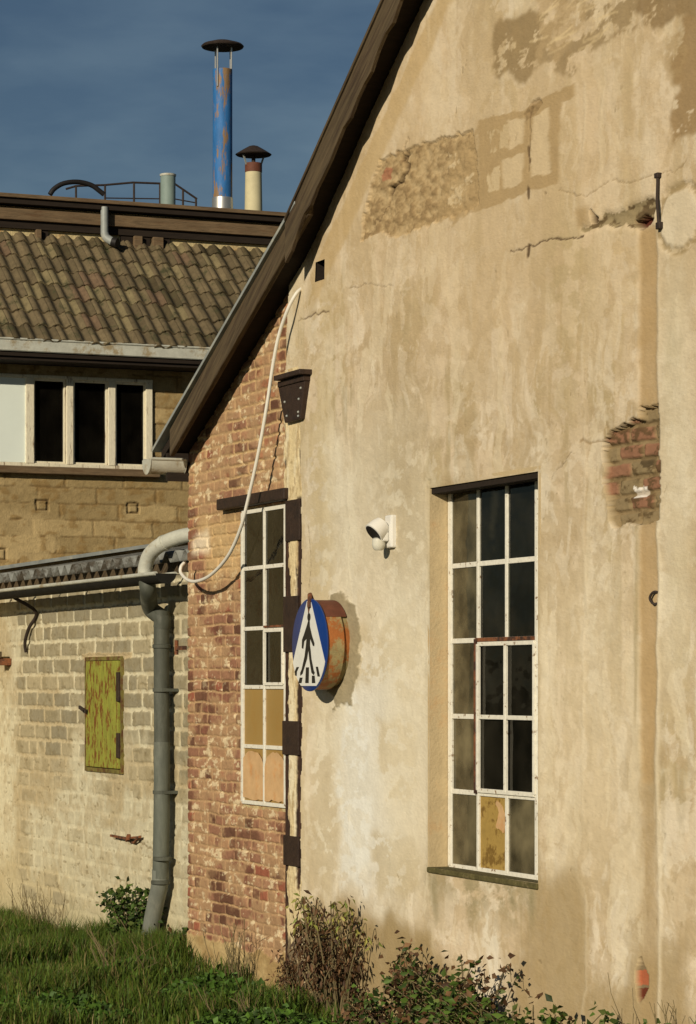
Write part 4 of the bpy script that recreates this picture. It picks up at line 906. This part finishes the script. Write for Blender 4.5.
pg([(-.01, .52), (.07, .52), (.08, .40), (.20, .20), (.34, .03), (.33, -.03), (.26, -.02), (.10, .14), (.09, -.02), (.12, -.1), (.17, -.3), (.30, -.55), (.36, -.60), (.30, -.65), (.18, -.60), (.06, -.32), (.0, -.10), (-.08, -.30), (-.26, -.52), (-.34, -.62), (-.46, -.66), (-.47, -.60), (-.38, -.52), (-.22, -.25), (-.14, -.02), (-.10, .14), (-.24, .08), (-.30, -.08), (-.38, -.06), (-.36, .12), (-.26, .22), (-.10, .40)])
pk.build('pedestrian', M['sign_black'], sg)
def stripe(*rows):
    p = [(u0, v) for u0, u1, v in rows]+[(u1, v) for u0, u1, v in reversed(rows)]
    MB().prism(disc_pts(p), fb-.002, fb+.0005).build('stripe', M['sign_black'], sg)
stripe((-.68, -.54, -.47), (-.80, -.67, -.575), (-.76, -.68, -.66)); stripe((-.50, -.34, -.70), (-.58, -.40, -.82)); stripe((-.14, .03, -.48), (-.18, .01, -.82)); stripe((.20, .35, -.66), (.20, .39, -.82)); stripe((.42, .54, -.47), (.52, .65, -.68))
MB().prism(disc_pts([(-.07, .93), (.07, .93), (.09, .80), (.04, .72), (.05, .58), (-.01, .62), (-.03, .76), (-.08, .84)]), fb-.0012, fb+.0005).build('rust_stain', M['rust'], sg)
MB().tube([(sa_-.01, sy+.03, sz_+R0-.03), (sa_-.02, sy+.01, sz_+R0+.03), (sa_+.02, sy-.005, sz_+R0+.02), (sa_+.03, sy-.01, sz_+R0-.06)], .016, 8).build('hook', M['rust'], sg, smooth=True)

# ================================================================== flood lamp
la, lz = G(394.5, 532)
fl_ = thing('flood_lamp', 'small white flood lamp with motion sensor on the plaster between the windows', 'lamp', (la, 0, lz))
MB().box(la-.055, la+.05, -.045, .0, lz-.10, lz+.105).build('back_plate', M['white_plastic'], fl_, bevel=.012)
MB().box(la-.05, la+.02, -.09, -.045, lz-.06, lz-.0).build('arm', M['white_plastic'], fl_, bevel=.01)
hd_ = MB(); ax = np.array((.05, -.72, -.62)); ax /= np.linalg.norm(ax)
hd_.lathe((la-.03, -.055, lz+.055), [(.03, 0), (.055, .012), (.066, .05), (.070, .10), (.064, .103)], 24, ax); h_ = hd_.build('lamp_head', M['white_plastic'], fl_, smooth=True)
q = np.array((la-.03, -.055, lz+.055))+ax*.1035
MB().lathe(q, [(.062, 0), (.06, .002)], 24, ax).build('lamp_glass', M['black'], h_)
MB().lathe((la-.03, -.095, lz-.115), [(.022, 0), (.036, .012), (.042, .035), (.04, .07), (.03, .078)], 20).build('sensor', M['lens'], fl_, smooth=True)

# ================================================================== cable
cp_ = [(301, 289, .01), (296, 294, .05), (288, 309, .09), (279, 335, .11), (273, 365, .12), (267, 405, .13), (259, 450, .14), (248, 500, .15), (240, 530, .155), (228, 556, .155), (212, 574, .16), (198, 581, .16), (188, 580, .15), (181, 573, .14), (181, 567, .13), (184, 563, .10)]
pts = spline([GP(x, y, -d+.0) for x, y, d in cp_], 8)
tag(MB().tube(pts, .0125, 10).build('cable', M['cable'], None, smooth=True), 'loose white cable drooping from the verge across the brick strip', 'cable')

# ================================================================== wall irons
a, z = G(664, 226); a2, z2 = G(663, 176)
it = thing('wall_tie', 'thin rusty iron bar standing upright in the broken plaster slot', 'iron bar', (a, 0, z))
MB().tube([(a, -.03, z), (a-.01, -.035, (z+z2)/2), (a2, -.03, z2)], .008, 8).build('rod', M['dark_iron'], it)
MB().box(a-.02, a+.02, -.04, .01, z-.018, z+.018).build('foot_plate', M['dark_iron'], it, bevel=.004)
MB().box(a2-.025, a2+.012, -.04, .01, z2-.012, z2+.015).build('top_lug', M['dark_iron'], it, bevel=.004)
a, z = G(657, 598)
tag(MB().tube(spline([(a+.03, .0, z+.026), (a-.0, -.02, z+.03), (a-.03, -.025, z), (a, -.02, z-.03), (a+.025, 0, z-.026)], 6), .007, 8).build('wall_hook', M['dark_iron'], None), 'tiny dark iron hook in the brown chased strip', 'hook')
lz_ = thing('wall_staple', 'bent rusty iron strap fixed to the block wall left of the downpipe', 'iron strap', GP(125, 838, YB))
def yp(px, py, y): return GP(px, py, y)
MB().bar(yp(111, 835.5, YB-.05), yp(129, 839, YB-.05), .02, .018).bar(yp(129, 835, YB-.05), yp(127, 841, YB-.05), .03, .02).bar(yp(128, 838, YB-.05), yp(140, 837, YB-.04), .02, .016).bar(yp(140, 836.5, YB-.04), yp(134, 843, YB-.03), .02, .016).bar(yp(134, 842.5, YB-.03), yp(131, 842, YB-.0), .02, .016).build('strap', M['rust'], lz_)
MB().bar(yp(128, 838, YB-.06), yp(128, 838, YB+.01), .03, .03).build('pin', M['rust'], lz_)
a, z = G(4, 655, YB)
wb = thing('wall_bracket', 'old iron bracket box on the block wall at the left edge', 'bracket', (a, YB, z))
MB().box(a-.3, a+.28, YB-.16, YB-.1, z-.03, z+.03).build('arm', M['old_wood'], wb, bevel=.006)
MB().bar((a+.2, YB-.13, z-.03), (a+.2, YB, z-.09), .05, .05).box(a+.12, a+.26, YB-.12, YB, z-.10, z-.035).build('foot', M['rust'], wb, bevel=.004)
a, z = G(183, 648, .02)
hp_ = thing('gate_pin', 'small rusty hinge pin at the edge of the brick corner', 'hinge pin', (a, .02, z))
MB().bar((a-.09, .0, z), (a+.1, .0, z), .03, .03).build('bar', M['rust'], hp_); MB().tube([(a-.09, .0, z-.05), (a-.09, .0, z+.06)], .016, 8).build('pin', M['rust'], hp_)
# gutter stay hanging on the wall
p0 = GP(36, 612, YB-.04); p1 = GP(26, 652, YB-.03)
tag(MB().tube(spline([(p0[0], .1, 2.79), p0, GP(29, 628, YB-.05), GP(25, 642, YB-.05), p1], 5), .016, 8).build('gutter_stay', M['dark_iron'], None, smooth=True), 'curved dark iron stay below the lean-to gutter', 'gutter stay')

# ================================================================== vegetation
def leaves(C, size, colr, hang=0., aspect=.6):
    """diamond leaves at centres C"""
    n = len(C); d = rng.normal(size=(n, 3)); d[:, 2] = d[:, 2]*.6-hang; d /= np.linalg.norm(d, axis=1)[:, None]
    u = np.cross(d, rng.normal(size=(n, 3))); u /= np.linalg.norm(u, axis=1)[:, None]; nn_ = np.cross(d, u)
    s = size*rng.uniform(.6, 1.35, n)[:, None]
    v0 = C; v1 = C+d*s*.45+u*s*aspect*.5+nn_*s*.12; v2 = C+d*s-nn_*s*.08; v3 = C+d*s*.45-u*s*aspect*.5+nn_*s*.12
    V = np.stack([v0, v1, v2, v3], 1).reshape(-1, 3); b = np.arange(n)*4
    T = np.concatenate([np.stack([b, b+1, b+2], 1), np.stack([b, b+2, b+3], 1)])
    return V, T, np.repeat(colr, 4, axis=0)
def pick(n, cols, wts):
    cols = np.array(cols); i = rng.choice(len(cols), n, p=np.array(wts)/sum(wts)); return cols[i]*rng.uniform(.65, 1.35, (n, 1))
def shrub(name, label, cat, base, rad, height, nstem, per, lsize, cols, wts, droop=.3, topcols=None, lean=(0, 0), stemr=.006, fill=(.25, 1), hang=0., aspect=.6):
    t = thing(name, label, cat, base); mb = MB(); Cn = []; base = np.array(base)
    for i in range(nstem):
        a = rng.uniform(0, 2*math.pi); q = math.sqrt(rng.random()); b0 = base+np.array((math.cos(a)*rad[0]*.45*q, -abs(math.sin(a))*rad[1]*.5*q, 0))
        h = height*rng.uniform(.35, 1.1); e = b0+np.array((math.cos(a)*rad[0]*rng.uniform(.2, 1)+lean[0]*h, -abs(math.sin(a))*rad[1]*rng.uniform(.1, 1)+lean[1]*h, h))
        m_ = (b0+e)/2+rng.normal(0, .06, 3)*height; m_[2] += droop*.25*height
        e2 = e+np.array((math.cos(a)*.12, -abs(math.sin(a))*.05, -droop*.35))*height*rng.uniform(.3, 1)
        pts = np.array(spline([b0, m_, e, e2], 7)); pts[:, 1] = np.minimum(pts[:, 1], base[1]+.05)
        mb.tube(pts, np.linspace(stemr, stemr*.4, len(pts)), 5)
        k = rng.choice(np.arange(int(len(pts)*fill[0]), len(pts)), per)
        Cn.append(pts[k]+rng.normal(0, .035, (per, 3))*np.array((1.2, .8, 1)))
    mb.build('stem', M['stem'], t, recalc=False)
    C = np.concatenate(Cn); C[:, 1] = np.minimum(C[:, 1], base[1]+.06); cl_ = pick(len(C), cols, wts)
    if topcols is not None:
        hz = (C[:, 2]-base[2])/height; w = rng.random(len(C)) < sm(hz, .62, .95); cl_[w] = pick(w.sum(), topcols, [1]*len(topcols))
    V, T, cc_ = leaves(C, lsize, cl_, hang, aspect); npmesh('foliage', V, [T], M['leaf'], t, cc_)
    return t
BR = [(.10, .05, .02), (.06, .03, .014), (.17, .095, .045), (.08, .042, .018)]
GR = [(.045, .08, .012), (.07, .12, .018), (.025, .045, .008), (.10, .13, .03)]
YG = [(.2, .2, .04), (.26, .24, .06), (.14, .17, .03)]
def gp(px, y): a = G(px, 900, y)[0]; return (a, y, float(gz(np.array(a), 0)))
zg = -.17
shrub('dry_shrub', 'withered brown shrub with yellow green top against plaster beside the column', 'shrub', (gp(334, -.1)[0], -.08, zg), (.46, .17), .74, 62, 20, .05, BR, [3, 3, 1.2, 3], .45, YG+BR, stemr=.006, hang=1.3, aspect=.36)
shrub('bramble', 'sprawling bramble with brown and green leaves below the large window', 'bramble', (gp(440, -.2)[0], -.12, zg), (.62, .24), .56, 58, 22, .048, BR+GR, [2, 3, .6, 2, 2, 1, 2, .4], .5, stemr=.005)
shrub('bramble', 'low green bramble trailing right along the plaster foot', 'bramble', (gp(530, -.25)[0], -.18, zg), (1.35, .34), .44, 120, 24, .05, GR+BR, [2, 3, 1, 2, .5, .5, .3, .3], .5, stemr=.004)
shrub('dry_weed', 'small brown withered weed clump at the foot of the steel column', 'weeds', (gp(297, -.05)[0], -.05, zg), (.22, .10), .34, 26, 14, .04, BR, [3, 2, 1.5, 2], .4, stemr=.004, hang=1.2, aspect=.36)
shrub('bramble', 'low tangle of brown and green stems between the dry shrub and the sprawling bramble', 'bramble', (gp(385, -.3)[0], -.2, zg), (.55, .22), .24, 40, 18, .042, GR+BR, [2, 2, 1, .5, 2, 2, 1, 1], .5, stemr=.004)
shrub('ivy_bush', 'dark leafy bush hugging the foot of the downpipe', 'bush', (gp(134, .2)[0], .27, float(gz(np.array(-1.9), 0))), (.34, .2), .50, 34, 34, .055, GR, [3, 2, 3, .6], .2)
shrub('ivy_bush', 'small dark weed between downpipe and brick corner', 'bush', (gp(176, .1)[0], .2, -.2), (.16, .15), .27, 16, 26, .05, GR+BR, [2, 1, 3, .3, .5, .5, 0, .5], .2)
def stalks(label, px, y, n, h, sp, zz_=None):
    a = gp(px, y)[0]; z0 = float(gz(np.array(a), 0)); t = thing('dry_stalks', label, 'weeds', (a, y, z0)); mb = MB()
    for i in range(n):
        b = np.array((a+rng.normal(0, sp*.3), y+rng.normal(0, .05), z0)); hh = h*rng.uniform(.5, 1.1); e = b+np.array((rng.normal(0, sp), -abs(rng.normal(0, .05)), hh))
        p = spline([b, (b+e)/2+rng.normal(0, .03, 3), e], 6); mb.tube(p, np.linspace(.005, .0018, len(p)), 5)
        for k in range(3):
            j = rng.integers(4, len(p)); q = np.array(p[j]); mb.tube([q, q+np.array((rng.normal(0, .07), -.02, rng.uniform(.04, .12)))], .0018, 4)
    mb.build('stem', M['stem'], t, recalc=False)
stalks('thin dry stalks in front of the bare brick foot', 236, -.15, 14, .5, .16)
stalks('dry twigs at the plaster foot near the right edge', 668, -.2, 16, .55, .25)
stalks('dry grass stalks along the block wall foot', 40, .2, 26, .45, .5)
stalks('bleached grass stems standing in the lawn before the downpipe', 120, -.6, 12, .32, .5)
stalks('thin dead stems in the lawn below the narrow window', 250, -.9, 10, .28, .45)
tag(MB().lathe((gp(152, -.05)[0], -.05, -.2), [(.03, 0), (.07, .03), (.06, .07), (.02, .09)], 9).build('stone', M['stone'], None), 'pale stone in the grass at the downpipe foot', 'stone')

# grass: blades over the strip in front of the walls
def grass(n, xr, yr, hmin, hmax, s):
    X = rng.uniform(*xr, n); Y = rng.uniform(*yr, n)
    X = X; ok = ~((Y > .0) & (X > -.02)) & (Y < YB-.02); X = X[ok]; Y = Y[ok]
    cl_ = fbm(X*1.3, Y*1.3, 4, 300+s); c2 = fbm(X*4, Y*4, 3, 310+s)
    ok = rng.random(len(X)) < sm(c2+.4*(cl_-.5), .18, .5); X, Y, cl_, c2 = X[ok], Y[ok], cl_[ok], c2[ok]; n = len(X)
    h = (hmin+(hmax-hmin)*sm(cl_+.7*(c2-.5), .3, .75))*rng.uniform(.45, 1.25, n)
    a = rng.uniform(0, 2*math.pi, n); w = rng.uniform(.0025, .006, n); ln = rng.uniform(.1, .75, n)*h
    d = np.stack([np.cos(a), np.sin(a), 0*a], 1); u = np.stack([-np.sin(a), np.cos(a), 0*a], 1)
    B = np.stack([X, Y, gz(X, Y)-.01], 1); zv = np.array((0, 0, 1.))
    m_ = B+zv*(h*.6)[:, None]+d*(ln*.35)[:, None]; tp = B+zv*h[:, None]*.93+d*ln[:, None]
    V = np.stack([B-u*w[:, None], B+u*w[:, None], m_+u*w[:, None]*.8, m_-u*w[:, None]*.8, tp], 1).reshape(-1, 3)
    b = np.arange(n)*5; Q = np.stack([b, b+1, b+2, b+3], 1); T = np.stack([b+3, b+2, b+4], 1)
    colr = np.array((.062, .108, .013))*rng.uniform(.5, 1.4, (n, 1)); dry = rng.random(n) < .16+.25*sm(cl_, .55, .8)*0; colr[dry] = np.array((.20, .16, .06))*rng.uniform(.5, 1.2, (dry.sum(), 1))
    yl = rng.random(n) < .3; colr[yl] = np.array((.09, .12, .014))*rng.uniform(.6, 1.2, (yl.sum(), 1))
    return V, Q, T, np.repeat(colr, 5, axis=0)
parts = [grass(150000, (-7, 3.2), (-4.2, .34), .05, .24, 1), grass(40000, (2.8, 12), (-4.2, -.05), .05, .2, 2), grass(26000, (-7, .2), (-.25, .34), .1, .30, 3), grass(30000, (-7, 14), (-8, -4.2), .06, .2, 4)]
Vs, Qs, Ts, Cs = [], [], [], []; b = 0
for V, Q, T, c_ in parts: Vs.append(V); Qs.append(Q+b); Ts.append(T+b); Cs.append(c_); b += len(V)
gr = npmesh('grass', np.concatenate(Vs), [np.concatenate(Qs), np.concatenate(Ts)], M['leaf'], None, np.concatenate(Cs))
tag(gr, 'unmown green grass growing up to the walls', 'grass', kind='stuff')
# nettles and clover mats in the grass
C = []
for px, yy, rx, ry, h, n in ((225, -.55, .9, .35, .20, 4200), (270, -.9, .8, .4, .2, 3200), (140, -.5, .5, .3, .16, 1500), (330, -.75, .7, .3, .17, 2400), (60, -1.6, .9, .4, .13, 1400)):
    a = G(px, 900, yy)[0]; q = np.sqrt(rng.random(n)); t = rng.uniform(0, 2*math.pi, n); x = a+rx*q*np.cos(t); y = yy+ry*q*np.sin(t)
    C.append(np.stack([x, y, gz(x, y)+h*rng.uniform(.15, 1, n)*(1-.6*q*q)*(.5+fbm(x*5, y*5, 3, 8))], 1))
C = np.concatenate(C); V, T, cc_ = leaves(C, .045, pick(len(C), [(.045, .095, .012), (.065, .13, .016), (.03, .06, .01)], [3, 3, 2]), aspect=.8)
tag(npmesh('ground_cover', V, [T], M['leaf'], None, cc_), 'bright green leafy weeds matted in the grass below the brick strip', 'weeds', kind='stuff')

# ================================================================== camera, light, sky
cam = bpy.data.cameras.new('camera'); co = bpy.data.objects.new('camera', cam); COL.objects.link(co)
cam.sensor_fit = 'HORIZONTAL'; cam.sensor_width = 36; cam.lens = F/696*36; cam.shift_y = (HY-512)/696; cam.clip_end = 8000; cam.clip_start = .1
co.location = CAM; co.rotation_euler = (math.pi/2, 0, math.atan2(-LX[0], LX[1]))
S.camera = co
sv = np.array((.8, -1.0, .44)); sv /= np.linalg.norm(sv)
el = math.asin(sv[2]); ro = math.atan2(sv[0], sv[1])
from mathutils import Vector
sun = bpy.data.lights.new('sun', 'SUN'); so = bpy.data.objects.new('sun', sun); COL.objects.link(so)
sun.energy = 5.0; sun.angle = math.radians(.5); sun.color = (1, .885, .70)
so.rotation_euler = Vector((-sv[0], -sv[1], -sv[2])).to_track_quat('-Z', 'Y').to_euler(); so.location = (12, -14, 12)
w = bpy.data.worlds.new('World'); S.world = w; w.use_nodes = True
N = w.node_tree.nodes; L = w.node_tree.links; bg = N['Background']
sk = N.new('ShaderNodeTexSky'); sk.sky_type = 'NISHITA'; sk.sun_disc = False; sk.sun_elevation = el; sk.sun_rotation = ro
sk.air_density = 1.0; sk.dust_density = .3; sk.ozone_density = 2.0; sk.altitude = 300
tc = N.new('ShaderNodeTexCoord'); mp = N.new('ShaderNodeMapping'); mp.inputs['Scale'].default_value = (9, 9, 30); L.new(tc.outputs['Generated'], mp.inputs[0])
nz = N.new('ShaderNodeTexNoise'); nz.inputs['Scale'].default_value = 1.6; nz.inputs['Detail'].default_value = 5; L.new(mp.outputs[0], nz.inputs['Vector'])
mr = N.new('ShaderNodeMapRange'); mr.inputs['From Min'].default_value = .40; mr.inputs['From Max'].default_value = .66; mr.inputs['To Min'].default_value = 0; mr.inputs['To Max'].default_value = .75
L.new(nz.outputs['Fac'], mr.inputs['Value'])
mx = N.new('ShaderNodeMix'); mx.data_type = 'RGBA'; L.new(mr.outputs[0], mx.inputs['Factor']); mx.inputs['A'].default_value = (.69, .745, .79, 1); mx.inputs['B'].default_value = (1.08, 1.04, .98, 1)   # thin haze cloud over a clear sky
vm = N.new('ShaderNodeVectorMath'); vm.operation = 'MULTIPLY'; L.new(sk.outputs[0], vm.inputs[0]); L.new(mx.outputs['Result'], vm.inputs[1])
L.new(vm.outputs[0], bg.inputs[0]); bg.inputs[1].default_value = .05
S.view_settings.view_transform = 'Standard'; S.view_settings.look = 'None'; S.view_settings.exposure = -.32; S.view_settings.gamma = 1
